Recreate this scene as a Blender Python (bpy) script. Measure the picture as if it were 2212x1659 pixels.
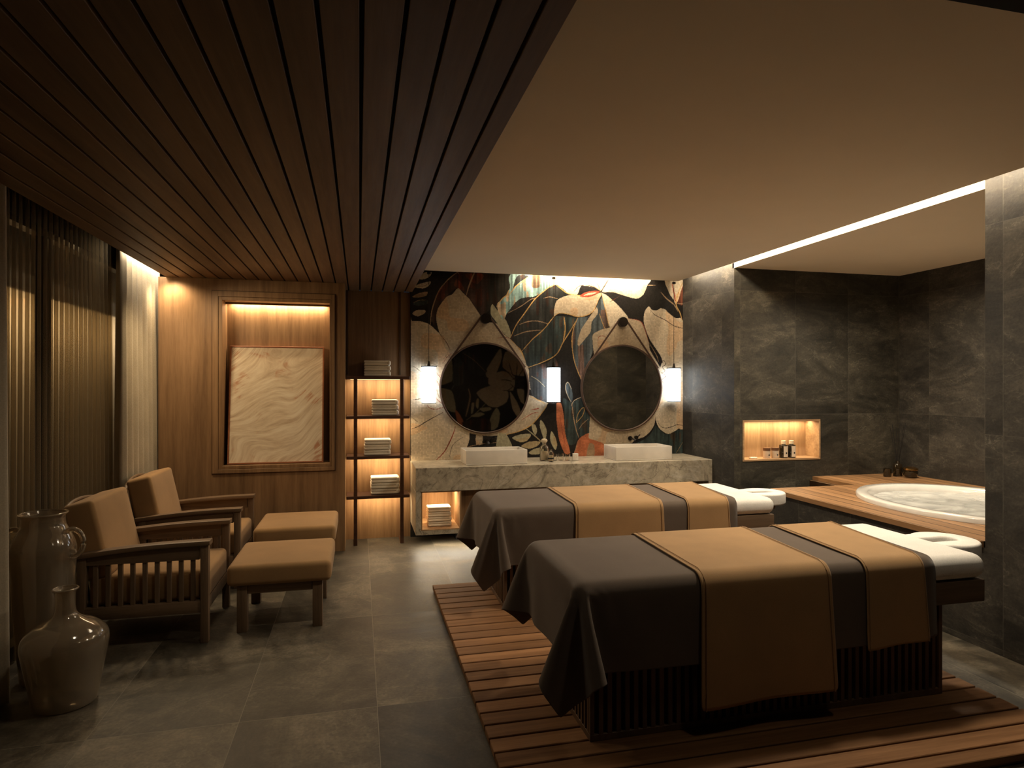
import bpy, bmesh, math, random
import numpy as np
from mathutils import Vector, Matrix, Euler
PI = math.pi
for o in list(bpy.data.objects): bpy.data.objects.remove(o, do_unlink=True)
scene = bpy.context.scene
COL = scene.collection
R = math.radians

# ---------------------------------------------------------------- camera
cam = bpy.data.cameras.new('camera'); cam.lens = 22.36; cam.sensor_width = 36; cam.shift_y = 0.0021; cam.clip_start = .02
camo = bpy.data.objects.new('camera', cam); camo.location = (0, 0, 1.6); camo.rotation_euler = (PI/2, 0, -.235775)
COL.objects.link(camo); scene.camera = camo
# ---------------------------------------------------------------- view, world
vs = scene.view_settings; vs.view_transform = 'Standard'; vs.look = 'None'; vs.gamma = 1; vs.use_curve_mapping = False
vs.exposure = 0.0
world = bpy.data.worlds.new('night'); scene.world = world; world.use_nodes = True
bg = world.node_tree.nodes['Background']; bg.inputs[0].default_value = (.010, .012, .016, 1); bg.inputs[1].default_value = 1.0
# ---------------------------------------------------------------- lamps
WARM = (1.0, .74, .43); WARM2 = (1.0, .84, .62); COOL = (.93, .97, 1.0)
def area(name, loc, rot, sx, sy, power, color=WARM, spread=180):
    l = bpy.data.lights.new(name, 'AREA'); l.shape = 'RECTANGLE'; l.size = sx; l.size_y = sy
    l.energy = power; l.color = color; l.spread = R(spread)
    o = bpy.data.objects.new(name, l); o.location = loc; o.rotation_euler = rot; COL.objects.link(o); return o
def spot(name, loc, target, power, angle, blend=.8, color=WARM2, rad=.05):
    l = bpy.data.lights.new(name, 'SPOT'); l.energy = power; l.color = color; l.spot_size = R(angle); l.spot_blend = blend; l.shadow_soft_size = rad
    o = bpy.data.objects.new(name, l); o.location = loc
    o.rotation_euler = (Vector(target)-Vector(loc)).to_track_quat('-Z', 'Y').to_euler(); COL.objects.link(o); return o
# long slot in the ceiling over the right-hand stone wall (washes the fascia and the wall)
area('slot_lamp', (3.575, 4.60, 2.90), (0, R(-62), 0), .05, 4.0, 60, WARM2)
area('mural_slot_lamp', (2.50, 6.72, 2.90), (R(12), 0, 0), 1.55, .10, 24, WARM2, 150)
# spots without fixtures over tables, tub and seats; aisle and front are added fill
spot('downlight_table', (2.65, 3.22, 2.77), (2.5, 3.2, .7), 150, 165, 1.0, WARM2, .12)
spot('downlight_table_far', (2.6, 5.0, 2.77), (2.5, 5.0, .7), 125, 165, 1.0, WARM2, .12)
spot('aisle_fill', (.15, 4.9, 2.57), (.1, 4.9, 0), 34, 160, 1.0, WARM2, .25)  # added fill spot, brightens the aisle floor and its bounce
spot('aisle_fill_near', (-.5, 3.2, 2.57), (-.6, 3.1, 0), 20, 160, 1.0, WARM2, .10)  # added fill over the near aisle, no fixture there
spot('downlight_corner', (-1.50, 5.70, 2.56), (-.75, 5.8, 1.1), 54, 160, .8, WARM, .10)
spot('downlight_panel', (-1.66, 6.27, 2.57), (-1.62, 6.38, 1.6), 16, 150, .9, WARM, .03)
spot('front_fill', (1.9, 1.75, 2.7), (2.0, 1.9, 0), 11, 160, 1.0, WARM2, .10)  # added weak fill for the table fronts and platform edge
spot('downlight_tub', (4.6, 4.7, 2.77), (4.6, 4.5, .7), 190, 172, 1.0, WARM2, .10)
# picture recess, shelves, wall niche, counter niche
area('recess_lamp', (-.758, 6.585, 2.396), (R(10), 0, 0), .88, .02, 9, WARM)
for k_, z_ in enumerate((1.669, 1.269, .864, .464)):
    area('shelf_lamp', (.19, 6.73, z_), (R(14), 0, 0), .56, .02, 5.5, WARM)
area('niche_lamp', (4.25, 5.885, 1.232), (R(6), 0, 0), .84, .02, 11, WARM)
area('counter_niche_lamp', (.78, 6.42, .566), (0, 0, 0), .30, .03, 4.5, WARM)
area('under_counter_lamp', (1.0, 6.38, .155), (R(-25), 0, 0), .90, .03, 5.0, WARM2)
# curtain pocket
area('curtain_lamp', (-1.775, 6.08, 2.74), (0, R(14), 0), .04, .95, 8.5, WARM2)
area('curtain_lamp_near', (-1.70, 3.55, 2.74), (0, R(14), 0), .03, .25, 3, WARM2)
area('outdoor_fill', (-3.3, 9.0, 2.70), (0, R(58), 0), .15, 7.0, 85, WARM2, 120)  # added light that brightens the outside wall behind the sheer curtain

# ---------------------------------------------------------------- node helper
class NT:
    def __init__(s, m):
        m.use_nodes = True; s.t = m.node_tree; s.b = s.t.nodes['Principled BSDF']; s.out = s.t.nodes['Material Output']
    def n(s, typ, **k):
        nd = s.t.nodes.new(typ)
        ins = k.pop('i', {})
        for a, v in k.items(): setattr(nd, a, v)
        for a, v in ins.items():
            if isinstance(v, bpy.types.NodeSocket): s.t.links.new(v, nd.inputs[a])
            else: nd.inputs[a].default_value = v
        return nd
    def m(s, op, a, b=None, c=None, clamp=False):
        nd = s.t.nodes.new('ShaderNodeMath'); nd.operation = op; nd.use_clamp = clamp
        for k, v in enumerate((a, b, c)):
            if v is None: continue
            if isinstance(v, bpy.types.NodeSocket): s.t.links.new(v, nd.inputs[k])
            else: nd.inputs[k].default_value = v
        return nd.outputs[0]
    def mix(s, f, a, b, typ='MIX'):
        nd = s.t.nodes.new('ShaderNodeMix'); nd.data_type = 'RGBA'; nd.blend_type = typ
        for k, v in ((0, f), (6, a), (7, b)):
            if isinstance(v, bpy.types.NodeSocket): s.t.links.new(v, nd.inputs[k])
            else: nd.inputs[k].default_value = v if k == 0 else (*v[:3], 1)
        return nd.outputs[2]
    def ramp(s, f, stops, interp='LINEAR'):
        nd = s.t.nodes.new('ShaderNodeValToRGB'); s.t.links.new(f, nd.inputs[0]); cr = nd.color_ramp; cr.interpolation = interp
        while len(cr.elements) < len(stops): cr.elements.new(.5)
        for e, (p, c) in zip(cr.elements, stops):
            e.position = p; e.color = (*c[:3], 1) if hasattr(c, '__len__') else (c, c, c, 1)
        return nd.outputs[0]
    def link(s, a, b): s.t.links.new(a, b)
    def bump(s, h, st, dist=.01):
        nd = s.n('ShaderNodeBump', i={'Strength': st, 'Distance': dist, 'Height': h}); s.link(nd.outputs[0], s.b.inputs['Normal'])
MATS = {}
def simple(name, c, rough=.5, metal=0, spec=.5, emit=None, es=0, trans=0, ior=1.45, coat=0, sheen=0, noise=0, nscale=8):
    m = bpy.data.materials.new(name); N = NT(m); b = N.b
    b.inputs['Base Color'].default_value = (*c, 1); b.inputs['Roughness'].default_value = rough; b.inputs['Metallic'].default_value = metal
    b.inputs['Specular IOR Level'].default_value = spec; b.inputs['IOR'].default_value = ior; b.inputs['Transmission Weight'].default_value = trans
    b.inputs['Coat Weight'].default_value = coat; b.inputs['Sheen Weight'].default_value = sheen
    if emit: b.inputs['Emission Color'].default_value = (*emit, 1); b.inputs['Emission Strength'].default_value = es
    tc = N.n('ShaderNodeTexCoord').outputs['Object']
    nz = N.n('ShaderNodeTexNoise', i={'Vector': tc, 'Scale': nscale, 'Detail': 5.0}).outputs[0]
    if not trans:
        k = noise or .06
        N.link(N.mix(1.0, c, N.ramp(nz, [(.3, 1-k), (.7, 1+k)]), 'MULTIPLY'), b.inputs['Base Color'])
    return m
def fabric(name, c, weave=900, rough=.85, sheen=.15, bs=.12):
    m = bpy.data.materials.new(name); N = NT(m); b = N.b
    b.inputs['Roughness'].default_value = rough; b.inputs['Sheen Weight'].default_value = sheen; b.inputs['Specular IOR Level'].default_value = .2
    tc = N.n('ShaderNodeTexCoord').outputs['Object']
    nz = N.n('ShaderNodeTexNoise', i={'Vector': tc, 'Scale': 6.0, 'Detail': 4.0}).outputs[0]
    fz = N.n('ShaderNodeTexNoise', i={'Vector': tc, 'Scale': weave*.5, 'Detail': 2.0}).outputs[0]
    c1 = N.mix(1.0, c, N.ramp(nz, [(.3, .93), (.7, 1.06)]), 'MULTIPLY')
    N.link(N.mix(1.0, c1, N.ramp(fz, [(.3, .9), (.7, 1.08)]), 'MULTIPLY'), b.inputs['Base Color'])
    N.bump(fz, bs, .001)
    return m
def wood(name, dark, light, axis='z', s=1.0, rough=.45, board=None, spec=.4, vary=.25, groove=0):
    """grain running along one axis; optional boards of a given width told apart by tone"""
    m = bpy.data.materials.new(name); N = NT(m); b = N.b
    tc = N.n('ShaderNodeTexCoord').outputs['Object']
    if board:
        ax, w, off = board
        sp = N.n('ShaderNodeSeparateXYZ', i={0: tc})
        idx = N.m('FLOOR', N.m('DIVIDE', N.m('SUBTRACT', sp.outputs['xyz'.index(ax)], off), w))
        wn = N.n('ShaderNodeTexWhiteNoise', noise_dimensions='1D', i={'W': idx})
        off3 = N.n('ShaderNodeVectorMath', operation='SCALE', i={0: wn.outputs['Color'], 'Scale': 7.0}).outputs[0]
        tc = N.n('ShaderNodeVectorMath', operation='ADD', i={0: tc, 1: off3}).outputs[0]
    sc = [26*s]*3; sc['xyz'.index(axis)] = 1.3*s
    mp = N.n('ShaderNodeMapping', i={'Vector': tc, 'Scale': sc}).outputs[0]
    big = N.n('ShaderNodeTexNoise', i={'Vector': mp, 'Scale': .35, 'Detail': 4.0, 'Distortion': .6}).outputs[0]
    med = N.n('ShaderNodeTexNoise', i={'Vector': mp, 'Scale': 1.6, 'Detail': 6.0, 'Roughness': .65}).outputs[0]
    fin = N.n('ShaderNodeTexNoise', i={'Vector': mp, 'Scale': 9.0, 'Detail': 3.0}).outputs[0]
    f = N.m('ADD', N.m('MULTIPLY', big, .5), N.m('ADD', N.m('MULTIPLY', med, .35), N.m('MULTIPLY', fin, .15)))
    c = N.ramp(f, [(.34, dark), (.66, light)])
    if board: c = N.mix(1.0, c, N.ramp(wn.outputs['Value'], [(0, 1-vary), (1, 1+vary)]), 'MULTIPLY')
    if groove: c = N.mix(N.m('LESS_THAN', N.m('MULTIPLY', N.m('FRACT', N.m('DIVIDE', N.m('SUBTRACT', sp.outputs['xyz'.index(ax)], off), w)), w), groove), c, (.03, .015, .007))
    N.link(c, b.inputs['Base Color']); b.inputs['Specular IOR Level'].default_value = spec
    N.link(N.ramp(fin, [(.2, rough-.08), (.8, rough+.1)]), b.inputs['Roughness'])
    N.bump(fin, .12, .002)
    return m
def slate(name, dark, light, vein, plane='xz', w=.6, h=1.2, ou=0, ov=0, grout=None, gw=.0025, rough=.55, scale=1.6, vary=.3, rot=.5, k=(.34, .50, .66)):
    m = bpy.data.materials.new(name); N = NT(m); b = N.b
    tc = N.n('ShaderNodeTexCoord').outputs['Object']
    sp = N.n('ShaderNodeSeparateXYZ', i={0: tc}); u = sp.outputs['xyz'.index(plane[0])]; v = sp.outputs['xyz'.index(plane[1])]
    us = N.m('DIVIDE', N.m('SUBTRACT', u, ou), w); vv = N.m('DIVIDE', N.m('SUBTRACT', v, ov), h)
    idv = N.n('ShaderNodeCombineXYZ', i={0: N.m('FLOOR', us), 1: N.m('FLOOR', vv), 2: 3.0}).outputs[0]
    wn = N.n('ShaderNodeTexWhiteNoise', noise_dimensions='3D', i={'Vector': idv})
    off = N.n('ShaderNodeVectorMath', operation='SCALE', i={0: wn.outputs['Color'], 'Scale': 9.0}).outputs[0]
    p = N.n('ShaderNodeVectorMath', operation='ADD', i={0: tc, 1: off}).outputs[0]
    p = N.n('ShaderNodeMapping', i={'Vector': p, 'Rotation': (rot, rot*.6, rot), 'Scale': (1, 1.0, 2.1)}).outputs[0]
    n1 = N.n('ShaderNodeTexNoise', i={'Vector': p, 'Scale': scale, 'Detail': 12.0, 'Roughness': .68, 'Distortion': .9}).outputs[0]
    n2 = N.n('ShaderNodeTexNoise', i={'Vector': p, 'Scale': scale*.8, 'Detail': 7.0, 'Roughness': .6, 'Distortion': 1.6}).outputs[0]
    n3 = N.n('ShaderNodeTexNoise', i={'Vector': tc, 'Scale': 60.0, 'Detail': 4.0}).outputs[0]
    c = N.ramp(n1, [(k[0], dark), (k[1], [(a+q)/2*.85 for a, q in zip(dark, light)]), (k[2], light)])
    n4 = N.n('ShaderNodeTexNoise', i={'Vector': p, 'Scale': scale*7, 'Detail': 10.0, 'Roughness': .75, 'Distortion': .5}).outputs[0]
    c = N.mix(1.0, c, N.ramp(n4, [(.3, .62), (.7, 1.38)]), 'MULTIPLY')
    vn = N.m('SUBTRACT', 1.0, N.m('MULTIPLY', N.m('ABSOLUTE', N.m('SUBTRACT', n2, .5)), 110.0), clamp=True)
    vn = N.m('MULTIPLY', vn, N.m('MULTIPLY', N.m('SUBTRACT', n1, .42, clamp=True), 3.2, clamp=True), clamp=True)
    c = N.mix(vn, c, vein)
    c = N.mix(1.0, c, N.ramp(wn.outputs['Value'], [(0, 1-vary), (1, 1+vary)]), 'MULTIPLY')
    c = N.mix(1.0, c, N.ramp(n3, [(.25, .75), (.75, 1.25)]), 'MULTIPLY')
    if grout:
        g = N.m('MAXIMUM', N.m('LESS_THAN', N.m('MULTIPLY', N.m('FRACT', us), w), gw), N.m('LESS_THAN', N.m('MULTIPLY', N.m('FRACT', vv), h), gw))
        c = N.mix(g, c, grout)
    N.link(c, b.inputs['Base Color']); b.inputs['Specular IOR Level'].default_value = .45
    N.link(N.ramp(n1, [(.3, rough-.1), (.7, rough+.12)]), b.inputs['Roughness'])
    N.bump(N.m('ADD', n1, N.m('MULTIPLY', n3, .15)), .35, .01)
    return m
def marble(name):
    m = bpy.data.materials.new(name); N = NT(m); b = N.b
    tc = N.n('ShaderNodeTexCoord').outputs['Object']
    n1 = N.n('ShaderNodeTexNoise', i={'Vector': tc, 'Scale': 8.0, 'Detail': 12.0, 'Roughness': .75, 'Distortion': .7}).outputs[0]
    n2 = N.n('ShaderNodeTexNoise', i={'Vector': tc, 'Scale': 2.2, 'Detail': 8.0, 'Distortion': 2.0}).outputs[0]
    n3 = N.n('ShaderNodeTexNoise', i={'Vector': tc, 'Scale': 22.0, 'Detail': 8.0, 'Roughness': .7}).outputs[0]
    c = N.ramp(n1, [(.3, (.16, .132, .095)), (.46, (.40, .345, .255)), (.62, (.52, .45, .34)), (.8, (.62, .55, .44))])
    v1 = N.m('SUBTRACT', 1.0, N.m('MULTIPLY', N.m('ABSOLUTE', N.m('SUBTRACT', n2, .47)), 60.0), clamp=True)
    v2 = N.m('SUBTRACT', 1.0, N.m('MULTIPLY', N.m('ABSOLUTE', N.m('SUBTRACT', n2, .56)), 45.0), clamp=True)
    c = N.mix(N.m('MULTIPLY', v1, .55), c, (.07, .055, .04)); c = N.mix(N.m('MULTIPLY', v2, .5), c, (.60, .56, .48))
    c = N.mix(1.0, c, N.ramp(n3, [(.25, .72), (.7, 1.15)]), 'MULTIPLY')
    N.link(c, b.inputs['Base Color']); b.inputs['Roughness'].default_value = .32
    return m
M = dict(
 oak=wood('oak_panelling', (.14, .075, .034), (.34, .20, .098), 'z', 1.0, .5),
 oak_d=wood('dark_oak', (.05, .026, .013), (.13, .068, .030), 'z', 1.0, .5),
 plank=wood('ceiling_boards', (.078, .042, .020), (.20, .115, .056), 'y', .8, .52, board=('x', .1153, .468), vary=.10, spec=.2),
 deck=wood('teak_deck', (.15, .070, .030), (.38, .20, .095), 'x', 1.0, .6, board=('y', .1117, 4.986), vary=.22, spec=.15),
 tubdeck=wood('tub_deck_teak', (.17, .085, .034), (.42, .235, .11), 'y', 1.0, .45, board=('x', .125, 3.70), vary=.15, groove=.010),
 nichewood=wood('niche_oak', (.24, .135, .065), (.52, .34, .18), 'z', 1.2, .5),
 chairwood=wood('chair_oak', (.10, .062, .035), (.24, .155, .092), 'x', 1.5, .45),
 legwood=wood('leg_oak', (.10, .062, .035), (.24, .155, .092), 'z', 1.5, .45),
 slat=wood('slat_walnut', (.075, .042, .022), (.19, .11, .06), 'z', 1.2, .5),
 tray=wood('tray_walnut', (.09, .058, .036), (.22, .145, .092), 'x', 1.2, .5),
 shelfwood=wood('shelf_dark_wood', (.050, .022, .012), (.11, .050, .028), 'x', 1.2, .4),
 frame=wood('frame_wood', (.22, .08, .035), (.42, .17, .08), 'x', 1.2, .4),
 plaster=simple('ceiling_plaster', (.80, .67, .50), .9, spec=.1, noise=.02, nscale=2),
 black=simple('black_void', (.012, .010, .009), .9),
 blackmetal=simple('black_metal', (.018, .014, .011), .35, metal=.6),
 bronze=simple('bronze', (.07, .036, .020), .5, metal=.2),
 floor=slate('slate_floor', (.026, .022, .015), (.150, .124, .086), (.20, .17, .125), 'xy', .645, 1.29, .0865-1.29, 3.245, (.17, .15, .115), .003, .50, 1.15, .10, .25, (.38, .50, .62)),
 stonex=slate('stone_far_wall', (.015, .0135, .010), (.078, .068, .048), (.15, .135, .10), 'xz', .647, 1.268, 3.767, 1.305-1.268, (.07, .062, .05), .003, .62, 1.5, .3),
 stoney=slate('stone_side_wall', (.014, .0125, .0105), (.068, .059, .045), (.14, .125, .095), 'yz', .60, 1.268, 2.975, 1.305-1.268, (.07, .062, .05), .003, .68, 1.5, .3),
 marble=marble('grey_marble'),
 ceramic=simple('white_ceramic', (.72, .66, .58), .25, coat=.3),
 sanitary=simple('white_acrylic', (.80, .78, .74), .15, coat=.5),
 tan=fabric('tan_cloth', (.40, .245, .115)), tanedge=fabric('tan_cloth_hem', (.33, .20, .095)),
 taupe=fabric('taupe_cloth', (.125, .094, .072)), seat=fabric('tan_upholstery', (.35, .205, .088), bs=.06),
 white=fabric('white_leather', (.90, .88, .84), 400, .55, .05, .03), towel=fabric('cream_terry', (.80, .71, .55), 500, .95, .3, .6),
 drape=fabric('taupe_drape', (.50, .43, .32), 300, .9, .2), outside=simple('outside_plaster', (.38, .30, .20), .9),
 lampglass=simple('lamp_glass', (.9, .93, 1.0), .4, emit=(.82, .91, 1.0), es=6.5),
 led=simple('led_diffuser', (1, .9, .75), .5, emit=(1.0, .86, .64), es=14.0),
 leddim=simple('led_profile', (1, .9, .75), .5, emit=(1.0, .74, .43), es=1.2),
 goldm=simple('brass', (.55, .33, .12), .25, metal=1.0), darkglass=simple('brown_glass', (.020, .013, .006), .08, coat=.6),
 glass=simple('clear_glass', (.95, .93, .88), .04, trans=1.0, ior=1.45), label=simple('paper_label', (.62, .50, .38), .7),
 brownlid=simple('brown_lid', (.12, .055, .025), .5), creamcap=simple('cream_cap', (.62, .50, .34), .4),
)
def named(m, name):
    return m
# ---------------------------------------------------------------- mesh helper
class MB:
    def __init__(s): s.bm = bmesh.new()
    def _add(s, b2):
        me = bpy.data.meshes.new('t'); b2.to_mesh(me); b2.free(); s.bm.from_mesh(me); bpy.data.meshes.remove(me)
    def box(s, x0, x1, y0, y1, z0, z1, bev=0, seg=2, mat=None):
        b = bmesh.new(); bmesh.ops.create_cube(b, size=1)
        for v in b.verts: v.co = ((x0+x1)/2+v.co.x*(x1-x0), (y0+y1)/2+v.co.y*(y1-y0), (z0+z1)/2+v.co.z*(z1-z0))
        if bev: bmesh.ops.bevel(b, geom=b.edges[:], offset=bev, segments=seg, profile=.5, affect='EDGES')
        if mat is not None: bmesh.ops.transform(b, matrix=mat, verts=b.verts)
        s._add(b); return s
    def cyl(s, p0, p1, r0, r1=None, seg=20):
        p0 = Vector(p0); p1 = Vector(p1); r1 = r0 if r1 is None else r1; d = p1-p0
        b = bmesh.new(); bmesh.ops.create_cone(b, cap_ends=True, segments=seg, radius1=r0, radius2=r1, depth=d.length)
        bmesh.ops.transform(b, matrix=Matrix.Translation((p0+p1)/2) @ d.to_track_quat('Z', 'Y').to_matrix().to_4x4(), verts=b.verts)
        s._add(b); return s
    def lathe(s, prof, c=(0, 0, 0), seg=48):
        b = bmesh.new(); rows = []
        for r, z in prof:
            if r < 1e-5: rows.append([b.verts.new((c[0], c[1], c[2]+z))])
            else: rows.append([b.verts.new((c[0]+r*math.cos(2*PI*k/seg), c[1]+r*math.sin(2*PI*k/seg), c[2]+z)) for k in range(seg)])
        for a, q in zip(rows, rows[1:]):
            for k in range(seg):
                k2 = (k+1) % seg
                if len(a) == 1 and len(q) == 1: continue
                if len(a) == 1: b.faces.new((a[0], q[k], q[k2]))
                elif len(q) == 1: b.faces.new((a[k], a[k2], q[0]))
                else: b.faces.new((a[k], a[k2], q[k2], q[k]))
        bmesh.ops.recalc_face_normals(b, faces=b.faces); s._add(b); return s
    def prism(s, pts, axis, lo, hi, bev=0, seg=3):
        b = bmesh.new(); i = 'xyz'.index(axis)
        def mk(p, h): q = list(p); q.insert(i, h); return b.verts.new(q)
        A = [mk(p, lo) for p in pts]; B = [mk(p, hi) for p in pts]; n = len(pts)
        b.faces.new(A); b.faces.new(B[::-1])
        for k in range(n): b.faces.new((A[k], B[k], B[(k+1) % n], A[(k+1) % n]))
        bmesh.ops.recalc_face_normals(b, faces=b.faces)
        if bev:
            es = [e for e in b.edges if abs(e.verts[0].co[i]-e.verts[1].co[i]) < 1e-6]
            bmesh.ops.bevel(b, geom=es, offset=bev, segments=seg, profile=.5, affect='EDGES')
        s._add(b); return s
    def tube(s, pts, r, seg=10, closed=False):
        pts = [Vector(p) for p in pts]; n = len(pts); b = bmesh.new(); rings = []
        ref = Vector((0, 0, 1))
        for k, p in enumerate(pts):
            a = pts[(k-1) % n] if (closed or k > 0) else p; c = pts[(k+1) % n] if (closed or k < n-1) else p
            t = (c-a).normalized(); u = t.cross(ref)
            if u.length < .05: u = t.cross(Vector((1, 0, 0)))
            u.normalize(); w = t.cross(u)
            rr = r[k] if isinstance(r, (list, tuple)) else r
            rings.append([b.verts.new(p+u*rr*math.cos(2*PI*j/seg)+w*rr*math.sin(2*PI*j/seg)) for j in range(seg)])
        for k in range(n if closed else n-1):
            A = rings[k]; B = rings[(k+1) % n]
            for j in range(seg): b.faces.new((A[j], A[(j+1) % seg], B[(j+1) % seg], B[j]))
        if not closed: b.faces.new(rings[0][::-1]); b.faces.new(rings[-1])
        bmesh.ops.recalc_face_normals(b, faces=b.faces); s._add(b); return s
    def build(s, name, mat, parent=None, smooth=35, loc=None):
        me = bpy.data.meshes.new(name); s.bm.to_mesh(me); s.bm.free()
        if smooth:
            me.polygons.foreach_set('use_smooth', [True]*len(me.polygons)); me.set_sharp_from_angle(angle=R(smooth))
        me.materials.append(mat); o = bpy.data.objects.new(name, me); COL.objects.link(o)
        if parent: o.parent = parent
        if loc: o.location = loc
        return o
def tag(o, label, cat, group=None, kind=None):
    o['label'] = label; o['category'] = cat
    if group: o['group'] = group
    if kind: o['kind'] = kind
    return o
def struct(o): o['kind'] = 'structure'; return o
def thing(name, label, cat, loc=(0, 0, 0), group=None, rz=0):
    o = bpy.data.objects.new(name, None); o.empty_display_size = .1; o.location = loc; o.rotation_euler = (0, 0, rz); COL.objects.link(o)
    return tag(o, label, cat, group)
def dup(root, loc, label, rz=None):
    kids = [o for o in bpy.data.objects if o.parent == root]
    r = root.copy(); COL.objects.link(r); r.location = loc; r['label'] = label
    if rz is not None: r.rotation_euler = (0, 0, rz)
    for ch in kids:
        sub = [o for o in bpy.data.objects if o.parent == ch]
        c = ch.copy(); COL.objects.link(c); c.parent = r
        for g in sub:
            d = g.copy(); COL.objects.link(d); d.parent = c
    return r

# ================================================================ THE ROOM
ZC, ZW = 2.80, 2.598            # plaster ceiling, boarded ceiling
XS = 3.70                       # plane of the right-hand stone wall
YM, YP = 6.80, 6.385            # mural, oak panelling
struct(MB().box(-2.1, 6.0, -.8, 7.2, -.12, 0).build('floor', M['floor']))
# boarded ceiling: boards with dark gaps, a backing board above
b = MB(); x = .468; b.box(x+.0065, .548, -.6, YM, ZW, ZW+.03, .002, 1)
while x > -1.70:
    x0 = x-.1153; b.box(x0+.0065, x-.0065, -.6, 6.86, ZW, ZW+.03, .002, 1); x = x0
struct(b.build('ceiling_boards', M['plank']))
struct(MB().box(-1.73, .548, -.6, 7.0, ZW+.032, ZW+.25).build('ceiling_backing', M['black']))
# plaster ceiling, stops short of the mural and of the stone wall (light slots)
struct(MB().box(.55, 3.545, 1.586, 6.62, ZC, ZC+.05).build('ceiling', M['plaster']))
struct(MB().box(3.70, 5.75, 3.088, 5.78, ZC, ZC+.05).box(3.6985, 3.6995, 3.089, 5.749, ZC, ZC+.22).build('ceiling_alcove', M['plaster']))
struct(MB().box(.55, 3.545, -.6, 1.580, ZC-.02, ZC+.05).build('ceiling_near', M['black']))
struct(MB().box(-2.3, 6.0, -.8, 7.2, 3.05, 3.12).build('ceiling_slab', M['plaster']))
struct(MB().box(3.50, 3.545, 1.4, 6.64, ZC+.05, ZC+.25).box(.55, 3.5, 6.58, 6.62, ZC+.05, ZC+.16).build('trim_slot', M['plaster']))
# stone walls
s = MB()
s.box(XS, 3.78, 5.7495, 7.0, 0, 3.05)                      # side wall between mural corner and alcove
struct(s.build('wall_side_far', M['stoney']))
struct(MB().box(XS, 3.9, -.6, 3.088, 0, 3.05).build('wall_side_near', M['stoney']))
NX0, NX1, NZ0, NZ1 = 3.795, 4.714, .832, 1.252          # opening of the lit wall niche
s = MB(); F = 5.749
s.box(3.9, NX0+.0, F, F+.3, 0, ZC+.2) if NX0 > 3.9 else None
s.box(NX1, 5.9, F, F+.3, 0, ZC+.2).box(3.7003, NX1, F, F+.3, NZ1, ZC+.2).box(3.7003, NX1, F, F+.3, 0, NZ0).box(3.7003, NX0, F, F+.3, NZ0, NZ1).box(NX0, NX1, F+.22, F+.3, NZ0, NZ1)
struct(s.build('wall_alcove_far', M['stonex']))
struct(MB().box(5.72, 5.9, 2.9, 5.749, 0, ZC+.2).build('wall_alcove_right', M['stoney']))
struct(MB().box(3.9, 5.72, 2.9, 3.088, 0, ZC+.2).build('wall_alcove_near', M['stonex']))
# wall under the tub deck
struct(MB().box(XS, 3.78, 3.088, 5.0995, 0, .615).box(XS, 4.64, 5.10, 5.165, 0, .615).box(4.60, 4.64, 5.165, 5.748, 0, .615).build('wall_tub_front', M['stoney']))
# oak panelling with picture recess; the recess is deep and lined
PX0, PX1, PZ0, PZ1 = -1.239, -.278, .858, 2.401
w = MB()
w.box(-1.78, PX0, YP, 6.62, 0, ZW).box(PX1, -.135, YP, 6.62, 0, ZW).box(PX0, PX1, YP, 6.62, 0, PZ0).box(PX0, PX1, YP, 6.62, PZ1, ZW).box(-1.78, -.135, 6.62, 6.90, 0, ZW)
struct(w.build('wall_panelled', M['oak']))
struct(MB().box(-.135, .53, 6.85, 6.92, 0, ZW).build('wall_shelf_recess', M['oak']))
struct(MB().box(-.128, -.112, 6.82, 6.85, 1.72, ZW).box(.415, .430, 6.835, 6.85, 1.72, ZW).build('trim_shelf_recess', M['oak_d']))
# stepped frame moulding round the recess
def rect_frame(m, x0, x1, z0, z1, wl, wr, wb, wt, y0, y1, bev=.0015):
    m.box(x0, x0+wl, y0, y1, z0, z1, bev, 1).box(x1-wr, x1, y0, y1, z0, z1, bev, 1).box(x0+wl, x1-wr, y0, y1, z0, z0+wb, bev, 1).box(x0+wl, x1-wr, y0, y1, z1-wt, z1, bev, 1); return m
a0, a1, c0, c1 = -1.331, -.222, .780, 2.492
struct(rect_frame(MB(), a0, a1, c0, c1, .008, .008, .008, .008, YP-.003, YP-.0002, .0005).build('trim_recess_groove', M['oak_d']))
t = rect_frame(MB(), a0+.008, a1-.008, c0+.008, c1-.008, .050, .030, .036, .050, YP-.014, YP-.0005)
rect_frame(t, a0+.060, a1-.040, c0+.046, c1-.060, .032, .014, .030, .030, YP-.007, YP-.0004)
struct(t.build('trim_recess', M['oak']))
struct(MB().box(PX0, PX1, 6.54, 6.55, PZ1-.016, PZ1).build('trim_light_baffle', M['oak']))
# walls behind the camera and beyond the window (seen in the mirrors and through the curtain)
struct(MB().box(-2.3, 6.0, -.8, -.62, 0, 3.05).build('wall_rear', M['black']))
struct(MB().box(.53, 3.9, YM+.01, 7.0, 0, 3.05).build('wall_mural', M['black']))
struct(MB().box(-2.3, -.1, 6.90, 7.0, 0, 3.05).build('wall_back_left', M['black']))
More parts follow.
